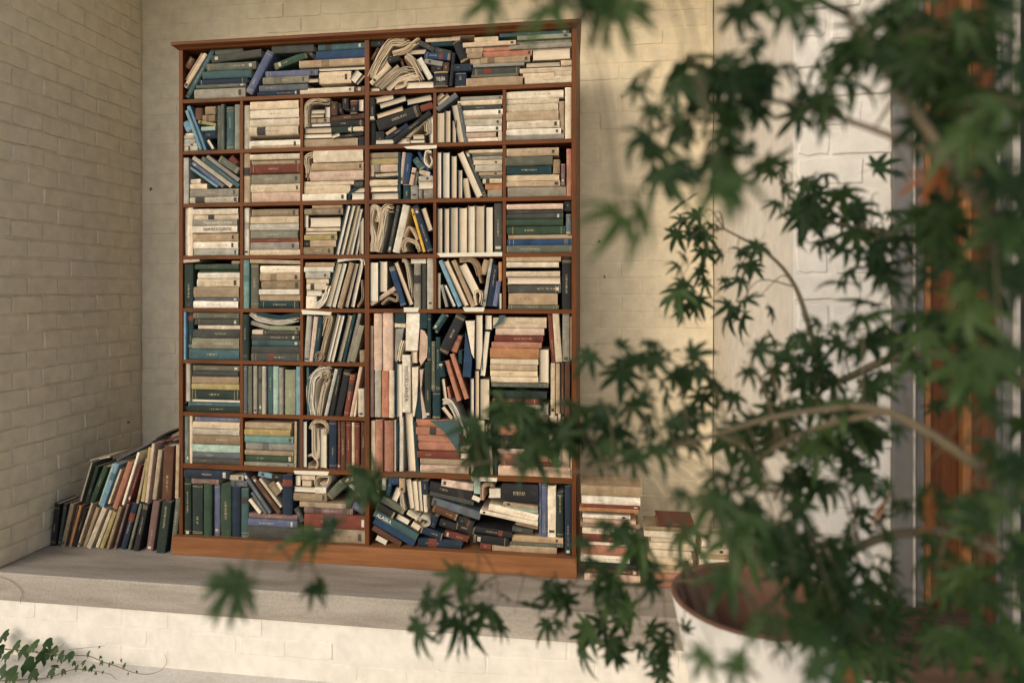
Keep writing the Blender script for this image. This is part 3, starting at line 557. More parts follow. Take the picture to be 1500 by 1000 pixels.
many(r, [(147,505,165,408,26,'bl'), (178,545,210,468,42,'wh','p'), (264,412,290,590,38,'wh','p'), (302,422,320,600,36,'wh','p'), (332,422,346,602,26,'wh','p'), (366,502,372,602,22,'wh'), (115,527,245,602,40,'gg'), (85,562,190,622,42,'dk'), (75,603,325,745,44,'td','s','ALASKA'), (70,650,305,788,44,'bl'), (62,692,225,792,34,'br'), (78,752,140,785,40,'wh','p'), (198,628,270,668,40,'wh','p'), (288,672,335,702,38,'wh','p'), (342,702,470,748,44,'nv'), (408,692,430,628,36,'nv'),
 (465,428,650,458,42,'pp'), (392,452,640,512,58,'dk'), (395,494,650,554,26,'dg'), (408,540,690,628,48,'gs'), (412,576,558,634,42,'br'), (562,645,650,682,44,'dk'), (452,664,545,694,44,'dk'), (548,680,660,716,48,'dk'), (482,730,620,764,38,'rd'), (650,752,858,780,50,'dk'), (660,700,880,736,36,'dk'), (692,800,756,808,44,'rd'), (645,512,690,532,36,'wh','p'), (745,488,812,488,64,'wh','p'), (830,548,1030,578,22,'tn'), (845,568,1030,602,24,'mn'), (742,572,1030,640,40,'wh'), (692,598,1030,672,24,'wh'), (900,668,1030,698,26,'ta'), (880,702,1000,722,30,'dg')])
c([(228,492),(236,560),(256,592)], 24, 'cr', 4); c([(262,604),(308,632),(328,644)], 28, 'wh', 4); c([(332,654),(350,634),(384,644),(394,670),(366,680),(350,664)], 15, 'wh', 3); c([(702,532),(710,452),(758,444),(768,500),(732,520)], 20, 'pp', 4)
LEAN = 'leaning against the side wall'
cell('I', 'lower tier of wall pile', 'loose books leaning beside the bookcase', YF - .015)
many(r, [(118,862,150,562,48,'dk'), (160,862,205,562,28,'dg'), (192,862,258,562,34,'ta'), (222,862,288,576,16,'br'), (243,862,318,576,20,'og'), (268,864,350,590,28,'dk'), (292,864,390,562,16,'cr'), (328,866,420,596,28,'tn'), (372,868,485,592,38,'cr'), (422,870,520,612,26,'cr'), (456,873,550,622,32,'ol'), (508,876,600,582,26,'ta'), (548,880,640,568,20,'mv'), (602,885,690,562,46,'nv'), (652,888,735,566,24,'gg'), (702,894,775,562,42,'dk'), (788,898,838,546,56,'mv'), (878,912,925,546,72,'gd'), (950,914,992,522,40,'gg')])  # first black one is the shadow beside the pile, shaped as a book
cell('I', 'upper tier of wall pile', 'loose books leaning beside the bookcase', YF - .01)
many(r, [(305,552,385,272,24,'tn','p'), (350,556,425,302,28,'gd'), (378,562,480,306,42,'gn'), (438,572,535,288,20,'mn'), (465,578,572,282,38,'lb'), (512,562,598,322,14,'cr'), (545,596,655,275,44,'pk'), (604,572,715,208,20,'wh'), (645,556,730,292,20,'rd'), (702,562,768,252,20,'tn'), (748,548,800,172,32,'ol'), (782,552,830,142,24,'pp'), (828,532,870,188,36,'tn'), (915,538,934,158,78,'br'), (990,522,998,152,28,'tn')])
cell('I', 'atop the wall pile', 'loose books leaning beside the bookcase', YF + .05)
many(r, [(380,262,520,234,13,'cr'), (572,258,820,128,12,'gs'), (835,112,930,62,13,'dk'), (855,142,990,100,15,'rd'), (905,150,1005,118,14,'dk')])
cell('J', 'neat stack on ledge', 'books stacked on the ledge', YF - .035)
many(b, [(97,140,500,206,'tn'), (100,212,490,266,'wh'), (110,268,490,292,'rd'), (85,294,475,320,'og'), (105,322,425,349,'wh'), (110,351,460,377,'pp'), (92,379,485,412,'ta'), (105,414,460,455,'cr'), (110,457,460,510,'rd'), (125,512,450,536,'wh'), (105,538,430,598,'pk'), (92,600,420,655,'wh'), (120,660,470,698,'dk'), (120,700,480,734,'br'), (125,736,480,764,'wh'), (120,766,490,815,'pp')])
cell('J', 'cream stack behind planter', 'books stacked on the ledge', YF - .06)
many(b, [(605,388,850,426,'rd'), (520,430,860,458,'ta'), (518,460,860,500,'wh'), (565,502,860,542,'cr'), (555,544,850,590,'cr'), (560,592,830,640,'cr'), (550,642,840,692,'cr'), (545,694,850,750,'tn'), (560,752,850,850,'pk')])
cell('J', 'short stack behind planter', 'books stacked on the ledge', YF - .06)
many(b, [(905,520,1065,560,'wh'), (900,562,1080,600,'cr'), (890,602,1080,640,'tn'), (885,642,1085,700,'wh'), (890,702,1070,770,'tn'), (885,772,1085,855,'cr')])

# settle the axis-aligned books on shelf boards and on each other
def floor_under(bk):
    lv = [ZL, ZB] + [z + (.0115 if i == 7 else HT) for i, z in enumerate(SH)]
    return [q for q in lv if abs(q - bk['z0']) < .022 and (q == ZL) == (bk['g'] != 'books shelved in the bookcase')]
bybox = sorted([q for q in BOOKS if q['kind'] == 'box'], key=lambda q: q['z0'])
for i, q in enumerate(bybox):
    tgt = None
    fl = floor_under(q)
    if fl: tgt = fl[0] + .0004
    else:
        best = None
        for w in bybox[:i]:
            if w['g'] != q['g'] or w['p'] != q['p']: continue
            ov = min(w['x1'], q['x1']) - max(w['x0'], q['x0'])
            if ov > .012 and abs(w['z1'] - q['z0']) < .016: best = max(best or -9, w['z1'])
        tgt = best + .0004 if best is not None else None
    if tgt is not None:
        h = q['z1'] - q['z0']
        if (q['x1'] - q['x0']) > h: q['z0'], q['z1'] = tgt, tgt + h * .985
        else: q['z0'] = tgt
for q in bybox:                                  # clear the case sides
    if q['g'] == 'books shelved in the bookcase':
        q['x0'] = max(q['x0'], X0 + ST + .001); q['x1'] = min(q['x1'], X1 - ST - .001)

class Part:
    def __init__(s, name, m): s.name, s.m, s.v, s.f, s.k, s.c = name, m, [], [], [], []
    def put(s, p, bk, col): s.v.append(p); s.k.append(bk); s.c.append(col); return len(s.v) - 1
def jit(col, q, amt=.12):
    k = 1 + q.uniform(-amt, amt); w = q.uniform(-.05, .05)
    return tuple(max(.008, min(.8, x * k * (1 + d * w))) for x, d in zip(col, (1, 0, -1.3)))
def make_book(bk, i):
    q = random.Random(i * 77 + 5); col = jit(PAL[bk['c']][0], q); Y = bk['y']; seed = q.random()
    parts = []
    if bk['kind'] in ('box', 'rot'):
        if bk['kind'] == 'box':
            w, h = bk['x1'] - bk['x0'], bk['z1'] - bk['z0']; ctr = Vector(((bk['x0'] + bk['x1']) / 2, (bk['z0'] + bk['z1']) / 2))
            if bk.get('text') and h < .10 and w < .06: pass
            if w >= h: a, nrm, L, T = Vector((1, 0)), Vector((0, 1)), w, h
            else: a, nrm, L, T = Vector((0, 1)), Vector((-1, 0)), h, w
        else:
            d = bk['b'] - bk['a']; L = d.length; a = d.normalized(); nrm = Vector((-a.y, a.x)); T = bk['t']; ctr = (bk['a'] + bk['b']) / 2
        T = max(T - .0006, .004); W = q.uniform(.125, .165); y0 = Y + (q.uniform(.001, .016) if not bk.get('text') else -.004)
        if bk['kind'] == 'rot': y0 += q.uniform(-.004, .006)
        org = Vector((ctr.x, y0, ctr.y))
        def pt(s, t, d): return Vector((a.x * s + nrm.x * t, d, a.y * s + nrm.y * t))
        pages_out = bk['st'] == 'p'
        bt = min(.0026 if T > .014 else .0012, T * .14)
        pgcol = jit(PAL['wh'][0] if bk['c'] in ('wh',) else PAL['cr'][0], q, .1) if pages_out else jit(PAL['cr'][0], q, .15)
        cvcol = col if not pages_out else jit(PAL[q.choice(['gg', 'dk', 'gr', 'tn', 'nv', 'dt', 'br', 'g2'])][0], q)
        bulge = 0 if T < .012 else min(.22 * T, .008) * q.uniform(.35, 1)
        K = 6
        outer = [(T / 2, W)] + [(T / 2 * math.cos(math.pi * k / K) if bulge else T / 2 * (1 - 2 * k / K), .003 - bulge * math.sin(math.pi * k / K)) for k in range(K + 1)] + [(-T / 2, W)]
        inner = [(T / 2 - bt, W)] + [((T / 2 - bt) * (1 - 2 * k / K), .003 + bt - bulge * .6 * math.sin(math.pi * k / K)) for k in range(K + 1)] + [(-T / 2 + bt, W)]
        if pages_out: outer = [(t, W - d) for t, d in outer]; inner = [(t, W - d) for t, d in inner]
        cv = Part('cover', 'cover'); rows = []; NS = 4
        wob = [[q.uniform(-1, 1) * min(.0007, T * .03) for _ in outer] for _ in range(NS + 1)]
        for s_i in range(NS + 1):
            sf = s_i / NS * 2 - 1; s = sf * L / 2; row = []
            for lst in (outer, inner):
                for e, (t, d) in enumerate(lst):
                    tw = t * (.985 if abs(sf) == 1 and 1 <= e <= K + 1 else 1) + wob[s_i][e] * (1 if lst is outer else 0)
                    row.append(cv.put(pt(s, tw, d), (sf, (t / T * 2) if (1 <= e <= K + 1 and lst is outer and not pages_out) else 1, seed), cvcol))
            rows.append(row)
        n = len(outer)
        for s_i in range(NS):
            A, B = rows[s_i], rows[s_i + 1]
            for e in range(n - 1):
                cv.f.append((A[e], A[e + 1], B[e + 1], B[e])); cv.f.append((A[n + e + 1], A[n + e], B[n + e], B[n + e + 1]))
            cv.f.append((A[0], B[0], B[n], A[n])); cv.f.append((A[n - 1], A[2 * n - 1], B[2 * n - 1], B[n - 1]))
        for rr, sgn in ((rows[0], 1), (rows[-1], -1)):
            for e in range(n - 1):
                fc = (rr[e], rr[n + e], rr[n + e + 1], rr[e + 1]); cv.f.append(fc if sgn > 0 else fc[::-1])
        parts.append(cv)
        pg = Part('pages', 'pages'); tt = T / 2 - bt * 1.05; ss = L / 2 - min(.004, L * .02); K2 = 6
        d0, d1 = (.0035, W - bt * 2 - .001) if pages_out else (.003 + bt * 1.2, W - .004)
        conc = min(.006, T * .16) * q.uniform(.2, 1) if pages_out else 0
        fr = []; 
        for k in range(K2 + 1):
            x = 1 - 2 * k / K2; t = tt * x; dd = d0 + conc * (1 - x * x)
            fr.append([pg.put(pt(sg * ss, t, d), (sg * ss, t, seed), pgcol) for sg in (-1, 1) for d in (dd, d1)])
        for k in range(K2):
            A, B = fr[k], fr[k + 1]
            pg.f += [(A[0], A[2], B[2], B[0]), (A[0], B[0], B[1], A[1]), (A[2], A[3], B[3], B[2]), (A[1], B[1], B[3], A[3])]
        pg.f += [(fr[0][0], fr[0][1], fr[0][3], fr[0][2]), (fr[-1][0], fr[-1][2], fr[-1][3], fr[-1][1])]
        parts.append(pg)
        # labels and bands on the spine
        if not pages_out and T > .009 and L > .06:
            lum = sum(col) / 3
            def patch(name, s0, s1, tw, colr):
                lb = Part(name, 'cover'); rws = []
                for s in (s0, s1):
                    rws.append([lb.put(pt(s, (T / 2) * x * tw * .98, .003 - bulge * math.sqrt(max(0, 1 - (x * tw) ** 2)) - .0009), (0, 1, .03), colr) for x in (1, .6, .2, -.2, -.6, -1)])
                for e in range(5): lb.f.append((rws[0][e], rws[0][e + 1], rws[1][e + 1], rws[1][e]))
                parts.append(lb)
            end = 1 if bk['kind'] == 'box' and a.x > .5 else -1
            if q.random() < .27:
                e = end * (L / 2 - q.uniform(.012, .03)); h_ = q.uniform(.004, .008)
                patch('shelf_label', e - h_, e + h_, q.uniform(.4, .7), (.5, .46, .38) if (lum < .16 and q.random() < .7) else (.06, .052, .045))
            if q.random() < .09 and T > .02 and not bk.get('text'):
                s0 = -end * L * q.uniform(.08, .30); h_ = L * q.uniform(.05, .10)
                patch('title_label', s0 - h_, s0 + h_, .96, q.choice([tuple(x*.55 for x in col), (.05, .045, .04), tuple(x*.7 for x in col)]) if lum > .06 else (.16, .045, .03))
            if lum < .15 and q.random() < .45 and T > .014:
                for sb in sorted(q.sample([-.46, -.43, -.40, .40, .43, .46], q.choice([2, 3, 4]))):
                    patch('gilt_band', sb * L - .0009, sb * L + .0009, .97, (.42, .33, .17))
        foot = None
        if bk.get('text'):
            bk['tx'] = (org, a, nrm, L, T, bulge)
    elif bk['kind'] == 'rib':
        pts = catmull(bk['pts'], 5); W = q.uniform(.12, .15); n = bk['n'] * 2 if bk['n'] > 1 else 1; y0 = Y + q.uniform(-.004, .010)
        cx = sum((p.x for p in pts)) / len(pts); cz = sum((p.y for p in pts)) / len(pts); org = Vector((cx, y0, cz))
        pg = Part('pages' if n > 1 else 'cover', 'pages' if n > 1 else 'cover')
        nr = []
        for k in range(len(pts)):
            d = (pts[min(k + 1, len(pts) - 1)] - pts[max(k - 1, 0)]); d = d.normalized() if d.length > 1e-6 else Vector((1, 0)); nr.append(Vector((-d.y, d.x)))
        for l in range(n):
            lay = jit(col, q, .10); off = (l + .5) / n - .5; th = bk['t'] / n * (.86 if n > 1 else 1); dy = q.uniform(0, .013); prev = None; fan = q.uniform(-.25, .45); ph = q.uniform(0, 6)
            trim = q.randint(0, 3) if n > 1 and len(pts) > 8 else 0; sl = 0.0
            for k in range(0, len(pts) - trim):
                wv = math.sin(k * .8 + ph) * bk['t'] * .05 + (off * fan * bk['t'] * k / len(pts) if n > 1 else 0)
                row = []
                for e in (-.5, .5):
                    p = pts[k] + nr[k] * (off * bk['t'] + e * th + wv)
                    for d in (dy, W): row.append(pg.put(Vector((p.x - cx, d, p.y - cz)), (sl, off * bk['t'] + e * th, seed + l * .13) if n > 1 else (0, 1, .03), lay))
                sl += .01
                if prev:
                    a_, b_ = prev, row
                    pg.f += [(a_[0], a_[2], b_[2], b_[0]), (a_[0], b_[0], b_[1], a_[1]), (a_[2], a_[3], b_[3], b_[2]), (a_[1], b_[1], b_[3], a_[3])]
                else: pg.f.append((row[0], row[1], row[3], row[2]))
                prev = row
            pg.f.append((prev[0], prev[2], prev[3], prev[1]))
        parts.append(pg)
    else:
        pts = bk['pts']; W = .12; y0 = Y + q.uniform(.002, .010)
        cx = sum(p.x for p in pts) / len(pts); cz = sum(p.y for p in pts) / len(pts); org = Vector((cx, y0, cz))
        area = sum(pts[k].x * pts[(k + 1) % len(pts)].y - pts[(k + 1) % len(pts)].x * pts[k].y for k in range(len(pts)))
        if area < 0: pts = pts[::-1]
        cv = Part('cover', 'cover'); n = len(pts)
        fr = [cv.put(Vector(((p.x - cx) * .975, 0, (p.y - cz) * .99)), (0, 1, .03), col) for p in pts]
        md = [cv.put(Vector((p.x - cx, .004, p.y - cz)), (0, 1, .03), col) for p in pts]
        bk_ = [cv.put(Vector((p.x - cx, W, p.y - cz)), (0, 1, .03), col) for p in pts]
        cv.f.append(tuple(fr)); cv.f.append(tuple(bk_[::-1]))
        for k in range(n):
            j = (k + 1) % n; cv.f += [(fr[k], md[k], md[j], fr[j]), (md[k], bk_[k], bk_[j], md[j])]
        parts.append(cv)
    return org, parts
def part_mesh(name, parts, offs=None):
    me = bpy.data.meshes.new(name); v = []; f = []; k = []; cc = []; mi = []; names = []
    for n_, p in enumerate(parts):
        base = len(v); o = offs[n_] if offs else Vector((0, 0, 0))
        v += [tuple(x + o) for x in p.v]; f += [tuple(e + base for e in q) for q in p.f]; k += p.k; cc += p.c
        if p.m not in names: names.append(p.m); me.materials.append(M[p.m])
        mi += [names.index(p.m)] * len(p.f)
    me.from_pydata(v, [], f); me.update(); me.polygons.foreach_set('material_index', mi)
    a1 = me.attributes.new('bk', 'FLOAT_VECTOR', 'POINT'); a1.data.foreach_set('vector', [x for q in k for x in q])
    a2 = me.attributes.new('bcol', 'FLOAT_COLOR', 'POINT'); a2.data.foreach_set('color', [x for q in cc for x in (*q, 1)])
    return me
def size_of(bk):
    if bk['kind'] == 'box': return (bk['x1'] - bk['x0']) * (bk['z1'] - bk['z0'])
    if bk['kind'] == 'rot': return (bk['b'] - bk['a']).length * bk['t']
    if bk['kind'] == 'rib': return sum((bk['pts'][k + 1] - bk['pts'][k]).length for k in range(len(bk['pts']) - 1)) * bk['t']
    return 9
ORD = ['first', 'second', 'third', 'fourth', 'fifth', 'sixth', 'seventh', 'eighth', 'ninth', 'tenth'] + ['eleventh', 'twelfth', 'thirteenth', 'fourteenth', 'fifteenth', 'sixteenth', 'seventeenth', 'eighteenth', 'nineteenth', 'twentieth']
TENS = ['twenty', 'thirty', 'forty', 'fifty']
def ordw(n): return ORD[n] if n < 20 else TENS[(n + 1) // 10 - 2] + '-' + ORD[(n + 1) % 10 - 1] if (n + 1) % 10 else ['', '', 'twentieth', 'thirtieth', 'fortieth', 'fiftieth'][(n + 1) // 10]
order = sorted(range(len(BOOKS)), key=lambda i: -size_of(BOOKS[i])); keep = set(order[:300])
def pose(q):
    if q['kind'] == 'box':
        return 'lying' if (q['x1'] - q['x0']) >= (q['z1'] - q['z0']) else 'upright'
    return {'rot': 'tilted', 'rib': 'folded' if q.get('n', 2) > 1 else 'bent', 'poly': 'cut'}[q['kind']]
groups = {}
for i, q in enumerate(BOOKS):
    if i not in keep: continue
    word = ('cream pages' if q.get('st') == 'p' else PAL[q['c']][1]); q['w'] = word
    groups.setdefault((q['p'], pose(q), word), []).append(i)
def posx(q):
    if q['kind'] == 'box': return (q['x0'] + q['x1']) / 2
    if q['kind'] == 'rot': return (q['a'].x + q['b'].x) / 2
    return sum(p.x for p in q['pts']) / len(q['pts'])
for (p, ps, w), ids in groups.items():
    ids.sort(key=lambda i: BOOKS[i]['z0'] if ps == 'lying' else posx(BOOKS[i]))
    for k, i in enumerate(ids):
        bk = BOOKS[i]; what = 'book showing cream pages' if w == 'cream pages' else w + ' book'
        if bk['kind'] == 'rib' and bk['n'] > 1: what = w + ' book with folded curling pages'
        verb = {'lying': 'lying flat', 'upright': 'upright', 'tilted': 'tilted', 'folded': '', 'bent': 'bent', 'cut': 'cut to shape'}[ps]
        if len(ids) == 1: where = ''
        elif ps == 'lying': where = ordw(k) + ' up, '
        else: where = ordw(k) + ' from corner, '
        loc = bk['p'] if bk['g'] != 'books shelved in the bookcase' else bk['p']
        bk['label'] = (what + ' ' + verb).strip() + ', ' + where + loc
        if not where and len(bk['label'].split()) < 5: bk['label'] += ' of the bookcase'
FONT = {}
stuffp = []; stuffo = []
for i, bk in enumerate(BOOKS):
    org, parts = make_book(bk, i)
    if i not in keep and not bk.get('text'):
        stuffp += parts; stuffo += [org] * len(parts); continue
    if len(parts) == 1:
        root = link('book', part_mesh('book', parts)); root.location = org
    else:
        root = empty('book', org)
        for p in parts: link(p.name, part_mesh(p.name, [p]), root)
    tag(root, bk.get('label', 'small black book with pale title, top shelf, door half'), 'book', bk['g'])
    if bk.get('text'):
        o_, a, nrm, L, T, bulge = bk['tx']; cu = bpy.data.curves.new('title', 'FONT'); cu.body = bk['text']; cu.align_x = 'CENTER'; cu.align_y = 'CENTER'
        cu.extrude = .0002; cu.size = 1
        tmp = bpy.data.objects.new('title', cu); COL.objects.link(tmp); dg = bpy.context.evaluated_depsgraph_get()
        me = bpy.data.meshes.new_from_object(tmp.evaluated_get(dg)); bpy.data.objects.remove(tmp)
        xsz = max(v.co.x for v in me.vertices) - min(v.co.x for v in me.vertices)
        cfg = {'ALASKA': (.34, .50, -.27, 'ink_light'), 'MISCELLANEA': (.62, .42, .0, 'ink_dark'), 'THE GRA': (.62, .24, 0, 'ink_light')}.get(bk['text'], (.62, .42, .08, 'ink_light' if bk['c'] in ('gr',) else 'ink_dark'))
        axis = a
        if bk['text'] == 'MISCELLANEA': axis = Vector((0, -1))
        if bk['text'] == 'THE GRA': axis = Vector((1, 0)); L, T = T, L
        nn = Vector((-axis.y, axis.x)); fx = L * cfg[0] / xsz; fz = T * cfg[1] / .7
        for v in me.vertices:
            s, t, d = v.co.x * fx + cfg[2] * L, v.co.y * fz, v.co.z
            v.co = Vector((axis.x * s + nn.x * t, .003 - bulge - .0012 - d, axis.y * s + nn.y * t))
        me.materials.clear(); me.materials.append(M[cfg[3]]); link('title', me, root)
so = link('small_books', part_mesh('small_books', stuffp, stuffo)); tag(so, 'small books and page bundles wedged into gaps between the larger books', 'books', kind='stuff')

# pale and teal paint strokes on shelf edges and spines
def paint(tile, pts, m, y, th=.0012):
    CUR.update(t=TILE[tile], y=YF); q = [P2(*p) for p in pts]; n = len(q)
    area = sum(q[k].x * q[(k + 1) % n].y - q[(k + 1) % n].x * q[k].y for k in range(n))
    if area < 0: q = q[::-1]
    v = [(p.x, y, p.y) for p in q] + [(p.x, y + th, p.y) for p in q]
    f = [tuple(range(n)), tuple(range(n, 2 * n))[::-1]] + [(k, n + k, n + (k + 1) % n, (k + 1) % n) for k in range(n)]
    o = link('paint_stroke', mesh_py('paint_stroke', v, f), None, M[m]); reparent(o, bc)
for t, p in (('B', [(280,886),(380,878),(500,876),(498,897),(400,905),(300,900)]), ('D', [(430,650),(806,644),(806,667),(450,672)]), ('D', [(240,962),(330,962),(322,988),(242,988)]), ('D', [(580,961),(706,961),(700,986),(592,986)]),
             ('E', [(736,52),(908,66),(900,82),(742,78)]), ('G', [(785,386),(1010,392),(1000,418),(790,408)]), ('H', [(640,392),(795,398),(790,420),(645,416)])):
    paint(t, p, 'mint_paint', YF - .0005)
paint('F', [(385,674),(545,674),(548,857),(512,805),(462,735)], 'teal_paint', YF - .006, .003)
paint('F', [(778,83),(812,83),(785,130),(752,150),(736,150),(765,120)], 'teal_paint', YF - .007, .003)

# ------------------------------------------------------------------ door, bench, planter
dr = empty('wooden_door', (atY(1400, 426, YP).x, YP, ZG)); tag(dr, 'narrow oiled wood door in a grey painted frame', 'door')
def dpart(name, u0, u1, y0, y1, m, z0=ZG, z1=3.3, bev=.003):
    xa, xb = atY(u0, 426, y0).x, atY(u1, 426, y0).x
    o = box(name, xa, xb, y0, y1, z0, z1, M[m], None, bev); reparent(o, dr); return o
dpart('jamb', 1309, 1338, YP - .022, YP + .06, 'grey_paint'); dpart('bead', 1338.5, 1342, YP - .028, YP + .05, 'grey_light'); dpart('jamb', 1342.5, 1354, YP - .004, YP + .06, 'grey_paint')
dpart('edge_strip', 1354.5, 1364, YP + .004, YP + .05, 'door_edge'); dpart('panel', 1364, 1411, YP + .034, YP + .05, 'door_wood', bev=.001); dpart('moulding', 1411, 1424.5, YP + .010, YP + .05, 'door_edge'); dpart('stile', 1425, 1459.5, YP + .004, YP + .05, 'door_wood')
dpart('jamb', 1460, 1468, YP - .006, YP + .06, 'grey_paint'); dpart('jamb', 1469.5, 1485, YP - .014, YP + .06, 'grey_paint'); dpart('bead', 1485.3, 1495.5, YP - .022, YP + .06, 'grey_light')
for vv in (84, 248):
    p = atY(1463, vv, YP - .016); z = p.z
    for k in range(3):
        zz = z + (k - 1) * .026; vv_, ff = tube([(p.x, YP - .017, zz - .0115), (p.x, YP - .017, zz + .0115)], [.009, .009], 10)
        o = link('hinge', mesh_py('hinge', vv_, ff, False), None, M['iron']); reparent(o, dr)
xd = atY(1496.5, 426, YP).x
ow = box('doorway_shade_panel', xd, xd + 1.2, YP + .05, YP + .1, ZG, ZC, M['dark'], bev=0); tag(ow, 'dark panel for the shaded opening beyond the grey door frame', 'doorway')  # solid panel; shade of the interior put into its near-black colour

bn = empty('bench', (.86, 1.93, ZG)); tag(bn, 'dark wooden bench with splayed legs beside the white planter', 'bench')
bx0, bx1 = atD(1195, 900, 1.86).x, atD(1430, 900, 1.9).x; bz = .74
for k, (ya, yb) in enumerate(((1.80, 1.885), (1.892, 1.975), (1.982, 2.055))):
    o = box('plank', bx0, bx1, ya, yb, bz - .025, bz, M['bench_wood'], None, .003); reparent(o, bn)
o = box('apron', bx0 + .03, bx1 - .03, 1.83, 1.85, bz - .10, bz - .026, M['bench_wood'], None, .002); reparent(o, bn)
for sx, xx in ((-1, bx0 + .04), (1, bx1 - .04)):
    for yy in (1.825, 2.03):
        pts = [(xx, yy, bz - .03), (xx + sx * .05, yy, ZG)]
        vv_ = []; 
        for (x, y, z) in pts: vv_ += [(x - .02, y - .015, z), (x + .02, y - .015, z), (x + .02, y + .015, z), (x - .02, y + .015, z)]
        ff = [(0, 1, 2, 3), (7, 6, 5, 4)] + [(k, k + 4, (k + 1) % 4 + 4, (k + 1) % 4) for k in range(4)]
        o = link('leg', mesh_py('leg', vv_, ff), None, M['wood_base']); reparent(o, bn)

PC = atD(1108, 872, 1.72); PRAD = .218
def lathe(name, prof, m, seg=64):
    v = []; f = []
    for (rr, z) in prof:
        for k in range(seg):
            w = 2 * math.pi * k / seg; v.append((rr * math.cos(w), rr * math.sin(w), z))
    for i in range(len(prof) - 1):
        for k in range(seg):
            k2 = (k + 1) % seg; f.append((i * seg + k, i * seg + k2, (i + 1) * seg + k2, (i + 1) * seg + k))
    return mesh_py(name, v, f, True)
PH = .50; zt = PC.z; pot = empty('planter', (PC.x, PC.y, zt - PH)); tag(pot, 'white tapered planter with bare terracotta rim and inside', 'planter')
link('outer_wall', lathe('outer_wall', [(.0, 0), (.112, 0), (.118, .006), (.150, .16), (.178, .30), (.205, .44), (PRAD, PH - .004)], None), pot, M['pot_white'])
link('rim', lathe('rim', [(PRAD, PH - .004), (PRAD - .001, PH), (PRAD - .006, PH + .002), (PRAD - .014, PH + .001), (PRAD - .017, PH - .006)], None), pot, M['terracotta'])
link('inner_wall', lathe('inner_wall', [(PRAD - .017, PH - .006), (.19, PH - .08), (.165, PH - .17)], None), pot, M['terracotta'])
link('soil', lathe('soil', [(.167, PH - .17), (.12, PH - .160), (.05, PH - .155), (0, PH - .155)], None), pot, M['soil'])
pst = empty('plant_stand', (PC.x, PC.y, ZG)); tag(pst, 'wooden stand under the white planter', 'stand')
zs = zt - PH
o = link('top', lathe('top', [(0, zs - ZG), (.17, zs - ZG), (.175, zs - ZG - .006), (.17, zs - ZG - .03), (0, zs - ZG - .03)], None), pst, M['wood_base'])
for k in range(4):
    w = R(45 + 90 * k); v, f = tube([(.11 * math.cos(w), .11 * math.sin(w), zs - ZG - .03), (.16 * math.cos(w), .16 * math.sin(w), 0)], [.018, .014], 8); link('leg', mesh_py('leg', v, f, True), pst, M['wood_base'])

# ------------------------------------------------------------------ maple
def leaf_mesh(k, droop, fold):
    q = random.Random(k + 100); v = [(0, 0, 0)]; f = []
    angs = [0, 40, -40, 78, -78, 122, -122]; lens = [1, .93, .93, .70, .70, .36, .36]
    lobes = sorted(zip(angs, lens)); n = len(lobes); sin_ = []
    for i in range(n + 1):
        if i == 0: a, rr = lobes[0][0] - 26, .13
        elif i == n: a, rr = lobes[-1][0] + 26, .13
        else: a = (lobes[i - 1][0] + lobes[i][0]) / 2; rr = .30 if abs(a) < 70 else .20
        sin_.append((a, rr))
    def P(a, rr, up=0):
        w = R(a); return (rr * math.sin(w), rr * math.cos(w), -droop * rr * rr + up)
    s_idx = []
    for a, rr in sin_: v.append(P(a, rr, .02 * fold)); s_idx.append(len(v) - 1)
    for i, (a, L) in enumerate(lobes):
        L *= q.uniform(.88, 1.08); a += q.uniform(-5, 5); wd = 11.5 * (1 if L > .5 else 1.3)
        v += [P(a - wd, L * .55, .05 * fold), P(a, L * .52, -.02 * fold), P(a + wd, L * .55, .05 * fold), P(a - wd * .42, L * .80, .02 * fold), P(a + wd * .42, L * .80, .02 * fold), P(a, L, -droop * .25 * L)]
        wl_, md, wr, tl_, tr_, tp = range(len(v) - 6, len(v)); l, rr_ = s_idx[i], s_idx[i + 1]
        f += [(0, md, wl_, l), (0, rr_, wr, md), (wl_, md, tl_), (md, wr, tr_), (md, tr_, tp, tl_)]
    b0 = len(v); v += [(-.012, 0, 0), (.012, 0, 0), (.008, -.55, .10), (-.008, -.55, .10)]; f.append((b0, b0 + 1, b0 + 2, b0 + 3))
    return mesh_py('leaf', v, [tuple(x) for x in f], False)
LEAF = [leaf_mesh(k, d, 1) for k, d in enumerate((.12, .25, .4, .55, .3))]
for me in LEAF: me.materials.append(M['leaf'])
LEAFR = [leaf_mesh(20 + k, .35, 1) for k in range(2)]
for me in LEAFR: me.materials.append(M['leaf_red'])
TB = Vector((1.02, .72, ZG)); tree = empty('maple_tree', TB); tag(tree, 'green maple with fine pointed leaves hanging before the bookcase', 'tree')
BR = []          # sampled branch points
def branch(name, pts, r0, r1, m='bark', per=6):
    p = catmull(pts, per); n = len(p); v, f = tube(p, [r0 + (r1 - r0) * i / (n - 1) for i in range(n)], 8)
    o = link(name, mesh_py(name, v, f, True), None, M[m]); reparent(o, tree); BR.extend(p); return o
crown = TB + Vector((.05, .05, 1.0))
branch('trunk', [TB, TB + Vector((.03, .02, .5)), crown, TB + Vector((.02, .02, 1.5)), TB + Vector((-.02, 0, 2.0))], .034, .014)
D = atD
branch('branch', [crown, D(1560, 760, .95), D(1445, 690, .95), D(1370, 640, .97), D(1300, 603, 1.0), D(1245, 595, 1.02)], .012, .0055)
branch('branch', [D(1245, 595, 1.02), D(1130, 612, 1.05), D(1010, 648, 1.06), D(900, 678, 1.05), D(820, 692, 1.04), D(735, 672, 1.04)], .0050, .0018, 'bark')
branch('branch', [D(1300, 603, 1.0), D(1200, 625, 1.06), D(1130, 660, 1.1), D(1085, 705, 1.12), D(1048, 750, 1.14), D(1035, 800, 1.14)], .0055, .003)
